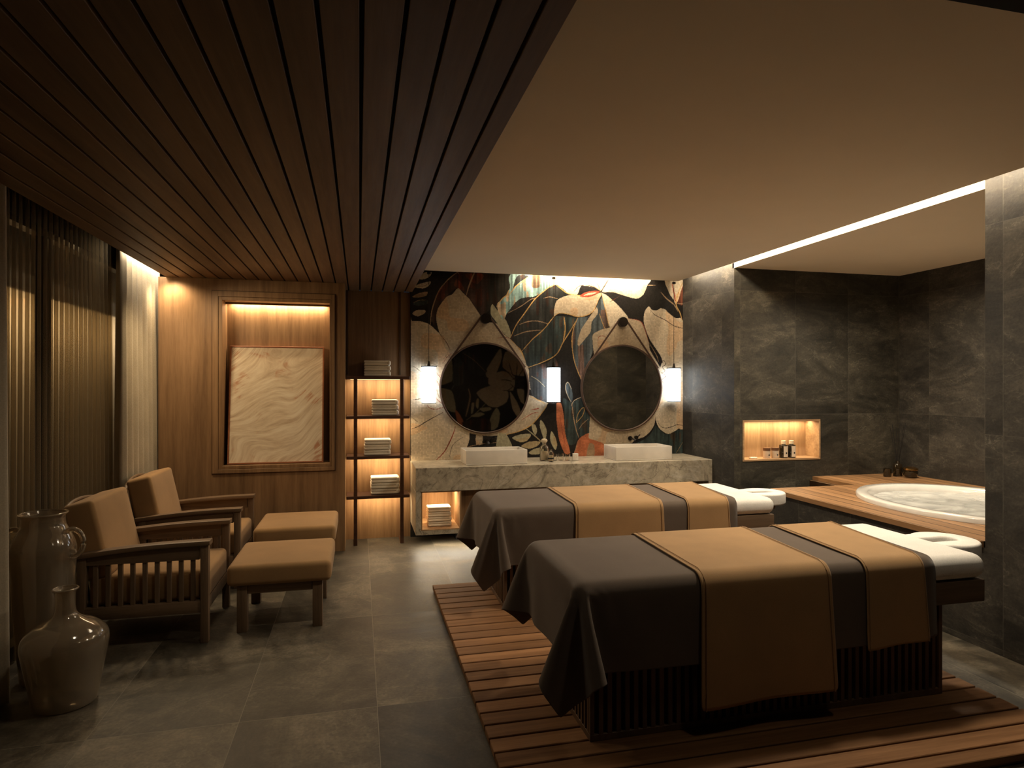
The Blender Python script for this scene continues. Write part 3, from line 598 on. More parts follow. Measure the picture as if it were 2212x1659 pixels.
# ================================================================ MASSAGE TABLES
CLOTH_MM = [[[822,811,799,788,777,766,755,747,742,742,749,763,781,800,818,834,847,862,880,899,912,917,903,892,893,893,885,869,890,896,883,866,848,829,811,794,780,769,765,766,773,783,795,808,821,835,850,864,878,892,906],
[838,827,815,804,793,782,771,761,753,749,752,762,778,797,815,832,846,860,878,897,910,915,902,891,892,893,886,869,890,897,885,868,850,831,813,796,783,774,772,775,784,794,807,820,834,848,863,877,891,905,919],
[854,843,831,820,809,798,787,776,766,759,757,763,776,794,813,830,845,859,876,895,909,912,899,890,892,893,886,871,889,897,886,870,852,833,815,799,786,780,780,785,795,806,819,833,847,861,876,890,904,918,931],
[870,859,847,836,825,814,803,791,781,771,765,766,775,791,810,828,843,857,874,894,907,910,897,889,891,892,888,871,889,897,888,872,854,835,817,802,790,786,788,796,806,818,832,846,860,874,889,903,917,930,941],
[885,874,863,852,841,830,819,807,796,786,777,773,776,789,807,826,842,856,873,892,906,908,895,888,891,892,889,872,890,897,889,874,856,837,819,804,795,793,798,807,818,831,844,859,873,888,902,916,929,940,949],
[899,890,879,868,857,846,835,823,812,801,791,783,781,788,804,823,840,855,871,890,904,906,892,888,891,891,889,873,889,897,890,876,858,839,822,808,801,801,808,818,830,843,857,872,886,901,915,927,939,946,952],
[912,903,894,884,873,862,851,839,828,817,806,796,789,791,802,820,838,854,869,888,902,903,890,888,891,891,890,874,890,896,890,878,860,841,824,811,807,810,818,830,842,856,870,885,899,913,926,937,945,949,949],
[921,915,907,899,889,878,866,855,844,833,822,811,801,797,802,817,836,852,868,887,901,900,888,889,891,891,890,875,890,895,891,880,862,843,826,816,814,820,830,842,855,869,883,898,912,925,935,943,946,945,941],
[926,922,917,911,903,893,882,871,860,849,838,827,816,807,805,815,833,851,866,885,899,895,886,889,890,890,890,876,891,893,891,881,863,845,829,821,823,830,841,854,867,882,896,910,923,934,940,942,940,935,928],
[928,926,924,920,914,907,898,887,876,865,854,843,832,821,813,815,830,849,865,883,898,892,886,889,890,890,890,877,890,890,890,883,865,846,832,828,832,841,853,866,880,895,909,922,932,938,938,934,928,921,913],
[928,927,925,924,921,917,910,902,892,881,870,859,848,836,826,820,828,847,864,881,897,891,885,889,890,890,890,879,890,890,890,884,867,848,837,836,842,853,866,879,893,908,921,930,935,933,928,921,913,904,895],
[927,926,925,924,924,922,919,914,906,897,886,874,863,853,841,831,829,844,863,879,896,891,885,890,889,890,890,881,890,890,890,885,868,850,842,845,854,865,878,892,906,919,929,931,928,921,913,904,895,887,878],
[926,924,924,923,922,923,922,920,916,910,901,891,879,868,857,846,837,841,860,878,895,891,884,890,890,890,890,882,890,890,890,886,869,853,849,855,865,877,890,904,918,926,926,921,913,904,896,887,878,869,861],
[928,925,923,922,921,921,921,920,920,918,913,906,895,884,873,862,851,844,857,876,894,892,885,890,890,889,890,883,890,890,890,887,870,857,858,866,876,889,903,917,924,921,914,905,896,887,878,870,862,854,846],
[937,932,928,925,923,921,920,920,920,919,919,916,910,900,889,878,867,857,855,874,893,892,885,889,889,890,889,885,890,889,890,888,871,863,868,877,888,901,915,920,914,906,897,888,879,871,863,856,850,845,840],
[953,947,941,935,930,926,923,920,919,919,919,918,917,913,905,894,883,873,863,871,890,892,886,889,890,890,889,887,890,890,890,889,874,872,878,888,900,914,915,907,898,889,881,873,867,861,857,854,853,852,852],
[972,965,959,952,946,939,934,928,924,921,919,918,918,917,915,910,899,889,879,871,888,892,890,890,890,890,890,890,890,890,889,889,878,883,889,898,913,908,901,892,884,877,873,870,868,867,868,868,869,870,871],
[984,979,975,970,964,958,951,945,938,932,927,922,919,917,916,919,915,906,895,887,883,894,892,893,893,893,893,893,892,892,892,888,893,894,897,912,904,895,888,884,882,882,882,883,884,886,887,888,889,890,890],
[987,985,982,979,975,971,967,962,956,950,944,937,931,925,921,919,922,919,910,903,896,895,901,901,901,901,901,901,901,900,899,901,904,903,914,905,898,896,897,898,900,901,902,902,903,904,905,906,907,907,908],
[986,984,982,979,977,974,972,969,966,963,959,955,949,943,937,931,926,924,923,916,913,912,914,914,914,915,915,914,914,913,912,914,916,917,914,915,915,915,916,916,916,916,916,918,919,920,921,922,923,924,924],
[983,981,979,976,973,971,970,967,965,962,958,958,957,955,953,949,944,938,935,933,930,928,931,932,932,932,932,932,931,929,929,931,932,931,932,932,932,932,933,933,933,933,933,934,935,936,937,938,939,939,940],
[982,979,977,975,972,970,968,965,963,961,959,957,956,954,953,953,953,954,954,952,949,948,950,951,951,951,951,951,950,949,949,950,951,951,951,951,951,951,951,952,952,952,952,953,953,953,954,955,955,956,956],
[985,983,981,979,978,976,975,974,973,972,971,971,971,972,972,972,972,972,972,971,970,969,970,970,971,971,970,970,970,970,970,970,970,971,971,971,971,971,971,971,971,971,972,972,972,972,972,973,973,973,974],
[995,994,993,993,992,991,991,991,991,991,991,991,991,991,991,991,991,992,991,990,990,989,989,990,990,990,990,990,990,989,989,990,990,990,990,990,990,990,991,991,991,991,991,991,991,991,991,992,992,992,992],
[1011,1011,1010,1010,1010,1010,1010,1010,1010,1010,1010,1010,1010,1011,1011,1011,1011,1011,1011,1010,1009,1009,1009,1009,1010,1010,1010,1010,1009,1009,1009,1009,1009,1010,1010,1010,1010,1010,1010,1010,1010,1010,1010,1011,1011,1011,1011,1011,1011,1011,1011],
[1030,1030,1030,1030,1030,1030,1030,1030,1030,1030,1030,1030,1030,1030,1030,1030,1030,1030,1030,1029,1029,1029,1029,1029,1029,1029,1029,1029,1029,1029,1029,1029,1029,1029,1029,1029,1029,1030,1030,1030,1030,1030,1030,1030,1030,1030,1030,1031,1031,1031,1031],
[1049,1049,1049,1049,1049,1049,1049,1049,1049,1049,1049,1049,1049,1049,1050,1049,1050,1049,1049,1049,1049,1048,1048,1049,1049,1049,1049,1049,1048,1048,1048,1049,1049,1049,1049,1049,1049,1049,1049,1049,1049,1049,1050,1050,1050,1050,1050,1050,1050,1050,1050],
[1069,1069,1069,1069,1069,1069,1069,1069,1069,1069,1069,1069,1069,1069,1069,1069,1069,1069,1069,1069,1068,1068,1068,1068,1068,1068,1068,1068,1068,1068,1068,1068,1068,1068,1068,1069,1069,1069,1069,1069,1069,1069,1069,1069,1069,1069,1069,1069,1069,1070,1070],
[1088,1088,1088,1088,1088,1088,1088,1088,1088,1088,1088,1088,1089,1088,1088,1088,1088,1088,1088,1088,1088,1088,1088,1088,1088,1088,1088,1088,1088,1088,1088,1088,1088,1088,1088,1088,1088,1088,1088,1088,1088,1088,1088,1088,1088,1088,1088,1089,1089,1089,1089],
[1127,1127,1127,1127,1127,1127,1127,1127,1127,1127,1127,1127,1127,1127,1127,1127,1127,1127,1127,1127,1127,1127,1127,1127,1127,1127,1127,1127,1127,1127,1127,1127,1127,1127,1127,1127,1127,1127,1127,1127,1127,1127,1127,1127,1127,1127,1127,1127,1127,1127,1128],
[1166,1166,1166,1166,1166,1166,1166,1166,1166,1167,1167,1167,1167,1167,1167,1167,1167,1166,1166,1166,1166,1166,1166,1166,1166,1166,1166,1166,1166,1166,1166,1166,1166,1166,1166,1166,1166,1166,1166,1166,1166,1166,1166,1166,1166,1166,1167,1167,1167,1167,1167],
[1206,1206,1206,1206,1206,1206,1206,1206,1206,1206,1206,1206,1206,1206,1206,1206,1206,1206,1206,1205,1205,1205,1205,1205,1205,1205,1205,1205,1205,1205,1205,1205,1205,1205,1205,1205,1205,1205,1206,1206,1206,1206,1206,1206,1206,1206,1206,1206,1206,1206,1206],
[1245,1245,1245,1245,1245,1245,1245,1245,1245,1245,1245,1245,1245,1245,1245,1245,1245,1245,1245,1245,1245,1245,1245,1245,1245,1245,1245,1245,1245,1245,1245,1245,1245,1245,1245,1245,1245,1245,1245,1245,1245,1245,1245,1245,1245,1245,1245,1245,1245,1245,1245],
[1284,1284,1284,1284,1284,1284,1284,1284,1284,1284,1284,1284,1284,1284,1284,1284,1284,1284,1284,1284,1284,1284,1284,1284,1284,1284,1284,1284,1284,1284,1284,1284,1284,1284,1284,1284,1284,1284,1284,1284,1284,1284,1284,1284,1284,1284,1284,1284,1284,1284,1284],
[1323,1323,1323,1323,1323,1323,1323,1323,1323,1323,1323,1323,1323,1323,1323,1323,1323,1323,1323,1323,1323,1323,1323,1323,1323,1323,1323,1324,1324,1324,1324,1324,1324,1324,1324,1324,1324,1324,1324,1324,1324,1324,1324,1324,1324,1324,1324,1324,1324,1324,1324],
[1529,1529,1529,1529,1529,1529,1529,1529,1529,1529,1529,1529,1529,1529,1529,1529,1529,1529,1530,1530,1530,1530,1531,1533,1534,1536,1538,1539,1541,1542,1543,1543,1543,1544,1544,1544,1544,1544,1544,1544,1544,1544,1544,1544,1544,1544,1544,1544,1544,1544,1544],
[1782,1782,1782,1782,1782,1782,1782,1782,1782,1783,1783,1783,1783,1783,1783,1783,1783,1783,1783,1783,1784,1785,1787,1790,1793,1797,1800,1804,1807,1810,1811,1811,1812,1812,1813,1813,1813,1813,1813,1813,1813,1813,1813,1813,1813,1813,1813,1813,1813,1813,1813],
[2035,2035,2035,2035,2035,2035,2035,2036,2036,2036,2036,2036,2036,2036,2036,2036,2036,2036,2036,2037,2038,2039,2042,2047,2052,2057,2063,2068,2073,2077,2078,2080,2080,2081,2082,2082,2082,2082,2082,2082,2082,2082,2082,2082,2082,2082,2082,2082,2082,2082,2082],
[2295,2295,2295,2295,2295,2295,2295,2295,2295,2296,2296,2296,2296,2296,2296,2296,2296,2296,2297,2297,2298,2300,2304,2310,2318,2325,2332,2339,2346,2352,2354,2355,2356,2357,2358,2358,2358,2358,2358,2358,2358,2358,2358,2358,2358,2358,2358,2358,2358,2358,2358],
[2565,2565,2565,2565,2565,2565,2565,2565,2565,2566,2566,2566,2566,2566,2566,2566,2566,2566,2567,2568,2569,2571,2577,2584,2594,2603,2612,2621,2630,2637,2639,2641,2643,2644,2645,2645,2645,2645,2645,2645,2645,2645,2645,2645,2645,2645,2645,2645,2645,2645,2645],
[2758,2758,2758,2758,2758,2758,2758,2758,2758,2758,2759,2759,2759,2759,2759,2759,2759,2759,2760,2761,2763,2765,2771,2780,2791,2801,2812,2823,2833,2841,2843,2845,2847,2849,2850,2850,2850,2850,2850,2850,2850,2850,2850,2850,2850,2850,2850,2850,2850,2850,2850]],
[[-428,-427,-428,-427,-427,-425,-420,-411,-398,-383,-367,-355,-348,-350,-357,-369,-382,-395,-403,-399,-385,-366,-309,-227,-129,-31,66,162,255,330,345,355,362,368,376,384,398,414,433,452,468,483,494,504,512,519,524,527,527,526,524],
[-427,-426,-426,-426,-427,-426,-424,-418,-408,-394,-378,-363,-354,-351,-357,-368,-381,-394,-403,-399,-385,-366,-309,-227,-129,-31,67,162,255,331,347,357,364,370,377,387,401,419,438,456,471,485,495,504,512,517,521,522,523,521,518],
[-427,-426,-425,-425,-426,-426,-425,-422,-415,-404,-389,-373,-361,-355,-357,-367,-379,-393,-402,-399,-385,-366,-309,-227,-129,-31,67,162,255,332,348,359,366,372,380,390,405,423,442,460,474,486,496,504,511,515,518,519,517,515,511],
[-429,-425,-424,-424,-424,-426,-425,-424,-420,-413,-400,-385,-370,-360,-358,-365,-378,-391,-401,-400,-385,-366,-309,-227,-129,-31,67,162,256,332,349,362,368,375,382,394,410,428,447,463,477,488,496,504,509,513,514,513,512,507,500],
[-431,-427,-424,-422,-423,-424,-425,-425,-423,-418,-410,-396,-380,-367,-361,-365,-376,-389,-400,-400,-386,-366,-309,-227,-129,-31,67,163,256,333,351,364,371,377,384,397,414,433,451,466,479,488,496,502,507,509,509,508,503,497,487],
[-438,-431,-426,-423,-421,-422,-423,-424,-424,-422,-416,-406,-391,-376,-365,-365,-375,-388,-399,-400,-386,-366,-309,-227,-129,-31,67,163,256,333,352,366,373,379,387,401,419,438,455,468,480,488,496,501,504,505,503,499,492,482,472],
[-448,-439,-431,-425,-422,-420,-421,-421,-423,-423,-420,-414,-402,-387,-373,-367,-373,-386,-397,-400,-386,-367,-310,-227,-129,-31,67,163,256,334,352,368,376,381,390,405,424,442,458,470,480,488,495,498,500,499,495,487,478,467,456],
[-460,-449,-439,-431,-424,-421,-419,-419,-420,-422,-421,-419,-411,-398,-382,-371,-373,-383,-396,-400,-387,-367,-310,-227,-129,-31,67,163,256,334,353,369,378,382,393,409,428,446,460,472,481,488,493,495,494,490,483,473,462,451,441],
[-474,-462,-451,-440,-431,-424,-420,-418,-418,-419,-421,-420,-417,-408,-393,-378,-373,-382,-394,-400,-387,-368,-310,-227,-129,-31,67,163,256,335,354,371,379,384,396,414,433,449,462,473,480,487,490,490,486,478,468,457,447,438,430],
[-489,-477,-464,-453,-441,-431,-424,-419,-417,-417,-418,-419,-418,-415,-404,-388,-377,-380,-392,-399,-387,-368,-310,-227,-129,-31,67,163,257,335,354,372,381,387,400,419,437,452,463,473,480,485,485,481,473,463,452,442,435,428,423],
[-504,-492,-479,-467,-455,-443,-433,-424,-418,-415,-415,-416,-418,-417,-412,-399,-384,-379,-389,-398,-387,-368,-310,-227,-129,-31,67,163,257,335,355,374,382,389,404,423,440,453,464,473,479,480,477,469,458,447,439,432,427,424,420],
[-519,-507,-494,-482,-470,-457,-445,-434,-424,-417,-414,-414,-414,-416,-415,-409,-394,-382,-387,-396,-387,-368,-310,-227,-129,-31,67,164,257,336,355,374,383,391,409,428,443,455,465,473,475,472,464,453,443,436,431,427,424,421,418],
[-534,-522,-510,-497,-485,-472,-460,-448,-436,-425,-417,-412,-412,-413,-414,-413,-405,-389,-386,-395,-387,-368,-310,-227,-129,-31,67,164,258,336,356,375,383,395,414,431,445,457,466,470,468,459,448,439,434,431,428,426,422,419,416],
[-549,-537,-525,-512,-500,-487,-475,-463,-450,-438,-426,-417,-411,-410,-412,-413,-411,-399,-386,-393,-387,-367,-310,-227,-129,-31,67,164,258,336,356,375,384,399,418,434,447,458,464,463,453,443,436,433,430,428,425,422,417,412,407],
[-562,-551,-539,-527,-515,-503,-490,-478,-465,-453,-441,-428,-418,-410,-408,-409,-411,-407,-392,-391,-387,-367,-309,-227,-129,-31,67,164,259,337,356,376,386,403,421,437,449,458,458,447,439,434,432,429,426,422,417,411,405,397,390],
[-567,-559,-549,-539,-528,-517,-505,-493,-481,-468,-456,-443,-431,-419,-410,-406,-408,-409,-402,-386,-386,-367,-309,-227,-129,-31,67,164,259,337,357,376,389,408,424,439,450,452,441,435,432,429,425,420,414,407,400,393,386,380,376],
[-561,-555,-549,-543,-535,-526,-517,-506,-495,-483,-471,-458,-446,-434,-421,-410,-404,-408,-405,-394,-385,-367,-309,-227,-129,-31,67,164,259,337,357,376,392,410,427,442,445,436,431,428,423,417,410,403,396,390,384,380,376,373,370],
[-545,-542,-538,-534,-530,-525,-519,-512,-504,-494,-484,-473,-461,-449,-436,-423,-410,-402,-397,-397,-381,-367,-309,-227,-129,-31,67,165,260,338,358,376,393,412,431,436,430,426,419,412,405,398,393,389,386,383,380,378,376,374,372],
[-526,-523,-520,-517,-514,-510,-507,-503,-499,-494,-488,-481,-472,-462,-450,-437,-424,-411,-403,-392,-385,-367,-310,-227,-129,-31,67,165,260,338,358,377,395,415,427,420,414,407,402,399,396,395,393,392,390,388,387,385,383,382,380],
[-507,-504,-501,-498,-494,-491,-488,-485,-482,-479,-476,-473,-469,-464,-457,-448,-437,-423,-410,-400,-387,-368,-310,-227,-129,-31,67,165,260,339,359,379,397,416,409,406,407,407,407,407,407,407,407,404,401,399,397,396,395,393,392],
[-488,-485,-482,-479,-475,-472,-469,-466,-463,-460,-457,-454,-451,-448,-445,-442,-438,-431,-419,-405,-389,-369,-310,-227,-129,-31,67,165,261,339,360,379,398,405,417,416,416,417,417,417,417,417,416,415,413,411,409,408,406,405,403],
[-469,-466,-462,-459,-456,-453,-450,-447,-444,-440,-437,-434,-431,-429,-426,-423,-421,-420,-420,-405,-390,-371,-311,-227,-129,-31,67,165,261,340,360,379,396,409,418,421,422,422,423,423,422,422,422,421,421,420,419,418,416,415,414],
[-450,-447,-444,-440,-438,-435,-432,-429,-427,-424,-422,-421,-420,-420,-420,-420,-420,-424,-415,-405,-389,-371,-311,-228,-129,-31,67,165,261,339,359,378,396,409,418,420,421,423,423,424,425,425,425,426,426,426,426,425,425,424,423],
[-433,-430,-428,-426,-424,-422,-421,-419,-419,-419,-420,-420,-420,-420,-420,-420,-423,-423,-414,-404,-389,-370,-311,-228,-129,-31,67,165,261,339,359,378,396,409,417,420,421,423,424,425,426,427,428,429,429,430,430,430,430,430,430],
[-422,-420,-419,-418,-417,-416,-416,-417,-417,-419,-421,-422,-421,-423,-423,-421,-421,-419,-416,-404,-388,-370,-311,-228,-129,-31,67,165,261,339,359,378,395,409,417,420,422,423,424,426,427,428,429,429,430,431,432,432,433,433,433],
[-416,-415,-415,-415,-415,-415,-416,-416,-418,-420,-421,-423,-424,-424,-425,-425,-424,-422,-413,-403,-388,-370,-311,-228,-129,-31,67,165,261,339,359,378,395,409,417,420,422,423,425,426,427,428,429,429,430,430,431,432,432,433,434],
[-414,-414,-415,-415,-415,-416,-416,-417,-419,-420,-421,-422,-422,-422,-422,-421,-422,-419,-414,-403,-388,-369,-311,-228,-129,-31,67,165,261,339,359,378,395,409,417,420,422,423,424,425,426,426,427,427,428,429,429,430,430,430,431],
[-414,-415,-415,-416,-416,-417,-418,-419,-419,-419,-421,-420,-421,-420,-420,-420,-420,-420,-414,-403,-388,-369,-310,-227,-129,-31,67,165,261,339,359,378,395,409,417,420,421,422,422,422,423,423,424,424,425,425,425,426,427,427,427],
[-416,-416,-417,-417,-418,-419,-420,-420,-420,-420,-420,-420,-420,-420,-421,-421,-421,-420,-413,-403,-387,-369,-310,-227,-129,-31,67,165,260,339,358,378,395,409,417,420,420,421,421,421,421,421,421,421,422,422,422,422,423,423,424],
[-418,-419,-420,-420,-420,-422,-422,-423,-423,-423,-424,-424,-424,-424,-423,-423,-421,-419,-413,-403,-387,-369,-310,-227,-129,-31,67,165,260,339,358,378,395,409,417,420,420,420,420,420,421,420,420,419,419,418,418,419,418,418,418],
[-420,-421,-421,-422,-423,-423,-423,-424,-424,-424,-424,-424,-424,-424,-423,-422,-421,-419,-413,-403,-387,-369,-310,-227,-129,-31,67,165,260,339,358,378,395,409,417,420,421,420,421,421,421,420,421,420,419,418,417,416,416,415,414],
[-422,-422,-423,-423,-423,-423,-423,-423,-423,-423,-422,-422,-422,-422,-421,-421,-421,-419,-413,-403,-387,-369,-310,-227,-129,-31,67,165,260,339,358,378,395,409,417,420,420,420,421,421,421,420,420,419,418,418,417,416,415,415,414],
[-424,-424,-423,-423,-423,-423,-422,-423,-422,-422,-422,-421,-421,-421,-421,-422,-421,-419,-413,-403,-387,-369,-310,-227,-129,-31,67,165,260,339,358,378,395,408,417,420,420,420,420,421,420,421,420,420,419,418,417,417,416,415,415],
[-425,-424,-425,-424,-424,-423,-423,-422,-422,-422,-422,-422,-422,-421,-422,-421,-421,-419,-413,-403,-387,-369,-310,-227,-129,-31,67,165,260,339,358,378,395,408,417,420,420,420,420,421,421,420,420,420,420,419,418,418,418,417,417],
[-426,-426,-425,-425,-424,-423,-424,-423,-423,-423,-422,-422,-422,-422,-422,-421,-421,-419,-413,-403,-387,-369,-310,-227,-129,-31,67,165,260,339,358,378,395,408,417,420,420,420,421,420,420,420,420,420,419,419,419,419,419,419,418],
[-432,-431,-430,-429,-429,-428,-427,-426,-426,-425,-424,-424,-423,-423,-423,-422,-421,-419,-414,-403,-387,-369,-310,-227,-129,-31,67,165,260,339,358,378,395,408,417,420,421,420,420,420,421,420,420,419,419,419,417,417,417,417,416],
[-432,-431,-431,-430,-429,-428,-427,-427,-426,-426,-425,-424,-424,-423,-422,-421,-421,-419,-413,-402,-387,-369,-310,-227,-129,-31,67,165,260,339,358,378,395,408,417,420,420,421,421,421,421,420,421,420,419,418,418,417,417,417,417],
[-434,-434,-433,-431,-431,-430,-429,-428,-427,-426,-426,-425,-424,-423,-422,-421,-421,-419,-414,-403,-387,-369,-310,-227,-129,-31,67,165,260,339,358,378,395,408,417,420,420,420,421,421,421,421,420,420,419,418,418,418,417,418,418],
[-433,-433,-432,-431,-430,-430,-428,-428,-427,-426,-425,-425,-424,-423,-422,-422,-421,-419,-413,-403,-387,-369,-310,-227,-129,-31,67,165,260,339,358,378,395,408,417,420,421,421,421,421,421,420,420,420,419,419,418,418,417,417,418],
[-432,-431,-431,-430,-429,-429,-428,-427,-426,-425,-425,-424,-423,-423,-422,-422,-421,-420,-414,-402,-387,-369,-310,-227,-129,-31,67,165,260,339,358,378,395,408,417,420,420,420,420,420,420,420,420,420,419,419,419,418,419,419,419],
[-431,-431,-430,-429,-429,-428,-428,-427,-426,-425,-424,-424,-423,-423,-422,-422,-421,-419,-413,-403,-387,-369,-310,-227,-129,-31,67,165,260,339,358,378,395,408,417,420,420,420,421,421,420,420,420,420,419,418,418,418,418,418,418]],
[[204,220,236,252,268,284,300,314,328,340,350,357,361,364,366,368,371,373,375,376,378,378,377,376,376,376,376,377,376,375,374,375,376,377,378,379,379,378,374,368,360,351,341,330,318,307,294,281,268,254,241],
[215,231,247,263,279,295,311,327,341,355,366,374,380,383,386,388,390,392,394,396,397,398,397,396,396,396,396,397,396,394,394,394,396,397,398,398,398,396,392,385,377,367,356,345,333,321,308,295,282,268,254],
[226,242,258,274,290,306,322,338,354,368,381,391,398,402,405,407,409,412,414,415,417,417,416,415,415,415,416,416,415,414,413,414,415,416,417,418,417,414,409,402,393,382,371,360,348,336,323,309,296,282,268],
[237,253,269,285,301,317,333,350,365,381,395,407,415,421,425,427,429,431,433,435,436,437,436,435,435,435,435,436,435,433,433,433,434,435,436,437,435,432,426,418,408,398,386,375,362,350,337,323,309,295,281],
[249,265,280,296,313,329,345,361,377,393,408,421,432,439,444,446,448,451,453,454,456,456,455,454,454,455,455,455,454,453,452,452,453,455,456,456,454,450,443,434,424,413,401,389,377,364,350,337,323,308,293],
[261,276,292,308,324,340,356,372,388,404,420,435,447,457,462,466,468,470,472,474,475,476,474,474,474,474,474,475,474,473,472,472,473,474,475,475,472,467,459,450,439,428,416,404,391,378,364,350,335,320,305],
[273,288,303,319,335,351,367,383,399,415,431,447,461,473,481,485,487,489,492,493,495,495,494,494,494,494,494,494,493,492,492,491,492,493,494,493,490,484,475,465,454,443,431,418,405,392,377,363,348,332,316],
[285,300,315,331,346,362,378,394,410,427,443,459,474,488,498,504,507,509,511,513,514,514,513,513,513,513,513,514,513,512,511,511,512,513,513,512,507,500,491,481,469,458,445,432,419,405,390,375,359,343,326],
[297,313,328,343,358,374,390,406,422,438,454,470,486,501,514,522,526,528,530,532,534,533,533,533,533,533,533,533,533,531,531,530,531,532,532,530,525,516,507,496,484,472,460,446,432,417,402,386,369,353,336],
[310,325,340,355,370,386,401,417,433,449,465,481,497,513,528,539,545,548,550,552,553,553,552,552,552,552,553,553,552,551,550,550,550,552,551,548,541,532,522,511,499,487,474,459,445,429,413,396,379,362,345],
[322,337,352,368,383,398,413,428,444,460,476,492,508,525,540,554,563,567,569,571,573,572,572,572,572,572,572,573,572,570,570,569,570,571,570,565,558,548,537,526,514,501,487,472,456,440,423,406,389,372,354],
[335,350,365,380,395,410,425,441,456,471,487,503,520,536,552,567,580,586,589,591,592,592,592,591,592,592,592,592,591,590,589,589,590,590,588,582,574,564,553,541,528,514,499,483,466,450,432,415,398,381,363],
[347,362,377,392,408,423,438,453,468,483,499,515,531,547,563,579,594,605,608,610,612,611,611,611,611,611,611,612,611,609,609,608,609,609,606,599,589,579,568,555,541,526,510,493,476,459,441,424,407,390,372],
[359,375,390,405,420,435,450,465,481,496,511,526,542,558,574,590,606,621,627,630,631,631,631,631,631,631,631,631,630,629,628,628,629,628,623,615,605,595,583,569,553,537,520,502,485,468,451,433,416,399,382],
[371,387,402,417,432,447,463,478,493,508,523,538,553,569,585,601,618,634,646,649,651,651,650,650,650,650,650,651,650,648,648,648,648,646,639,631,621,610,596,580,563,546,529,512,494,477,460,442,425,408,390],
[380,397,413,429,444,460,475,490,505,520,536,551,566,581,596,612,628,645,660,668,670,670,670,670,670,670,670,670,670,668,667,667,667,663,656,647,636,623,607,590,572,555,538,521,503,486,468,450,432,413,394],
[385,403,420,437,454,470,486,502,518,533,548,563,578,593,608,623,639,655,672,686,690,690,689,689,690,690,690,690,689,687,687,687,686,679,672,663,650,633,616,599,582,564,546,528,510,491,473,454,434,415,396],
[385,403,422,441,459,477,494,511,528,544,560,576,591,606,621,635,649,664,680,698,708,710,709,709,709,709,709,709,709,707,707,707,699,695,690,676,659,642,625,607,589,570,551,532,513,494,474,455,435,416,396],
[382,401,420,439,458,477,496,515,533,551,569,586,602,618,633,648,661,675,691,706,722,729,726,727,727,727,727,727,726,725,725,720,715,712,701,684,667,649,630,611,591,572,552,533,513,494,474,455,435,416,396],
[379,398,417,436,455,475,494,513,532,551,570,589,607,625,643,659,675,689,703,719,732,739,741,741,741,741,741,741,741,740,740,735,730,726,708,688,669,650,630,610,591,571,552,532,513,494,474,455,435,416,396],
[375,394,413,433,452,471,490,509,529,548,567,586,605,625,644,663,682,699,714,729,742,749,751,751,751,751,751,751,751,751,751,746,742,724,708,689,669,650,630,611,591,571,552,532,513,493,474,454,435,415,396],
[372,391,410,429,448,468,487,506,525,545,564,583,602,622,641,661,680,700,719,733,746,753,755,755,755,755,755,755,755,755,755,751,742,726,709,689,670,650,630,611,591,572,552,532,513,493,474,454,435,415,396],
[369,388,407,427,446,465,485,504,524,543,563,582,602,621,641,661,680,699,716,733,746,754,755,755,755,755,755,755,755,755,755,751,741,727,709,689,670,650,631,611,591,572,552,533,513,493,474,454,435,415,396],
[367,387,406,426,445,465,484,504,523,543,562,582,602,621,641,660,680,699,717,734,746,754,755,754,754,754,754,754,754,755,755,751,741,727,709,689,670,650,631,611,592,572,552,533,513,494,474,454,435,415,396],
[367,386,406,425,445,464,484,504,523,543,562,582,602,621,641,660,680,699,719,734,747,754,754,754,754,754,754,754,754,755,755,751,741,727,709,690,670,650,631,611,592,572,553,533,513,494,474,455,435,415,396],
[367,386,406,425,445,464,484,504,523,543,562,582,601,621,641,660,680,700,717,734,747,754,755,754,754,754,754,754,754,755,755,751,742,727,709,690,670,651,631,611,592,572,553,533,514,494,474,455,435,416,396],
[366,386,406,425,445,464,484,504,523,543,562,582,601,621,641,660,680,699,718,734,747,754,754,754,754,754,754,754,754,755,755,751,742,727,709,690,670,651,631,612,592,572,553,533,514,494,474,455,435,416,396],
[366,386,406,425,445,464,484,503,523,543,562,582,601,621,641,660,680,699,718,734,747,754,754,754,754,754,754,754,754,755,755,751,742,727,709,690,670,651,631,612,592,572,553,533,514,494,474,455,435,416,396],
[366,386,406,425,445,464,484,503,523,543,562,582,601,621,641,660,680,699,718,734,747,754,754,754,754,754,754,754,754,755,755,751,742,727,710,690,670,651,631,612,592,572,553,533,514,494,474,455,435,416,396],
[366,386,405,425,445,464,484,503,523,542,562,582,601,621,640,660,680,699,718,734,747,754,754,754,754,754,754,754,754,755,755,751,742,727,710,690,670,651,631,612,592,572,553,533,514,494,474,455,435,416,396],
[366,386,405,425,444,464,484,503,523,542,562,582,601,621,640,660,680,699,718,734,747,754,754,754,754,754,754,754,754,755,755,751,742,727,710,690,671,651,631,612,592,572,553,533,514,494,475,455,435,416,396],
[366,386,405,425,444,464,484,503,523,542,562,582,601,621,640,660,680,699,718,734,747,754,754,753,753,753,752,753,752,755,755,751,742,727,710,690,671,651,631,612,592,573,553,533,514,494,475,455,435,416,396],
[366,386,405,425,444,464,484,503,523,542,562,582,601,621,640,660,680,699,718,734,747,754,754,753,752,752,753,752,753,755,755,751,742,727,710,690,671,651,631,612,592,573,553,533,514,494,475,455,435,416,396],
[366,386,405,425,444,464,484,503,523,542,562,582,601,621,640,660,680,699,718,734,747,754,754,752,752,753,753,752,752,755,755,751,742,727,710,690,671,651,631,612,592,573,553,533,514,494,475,455,435,416,396],
[366,386,405,425,444,464,484,503,523,542,562,582,601,621,640,660,680,699,718,734,747,754,754,752,752,752,752,752,753,755,755,751,742,727,710,690,671,651,631,612,592,573,553,533,514,494,475,455,435,416,396],
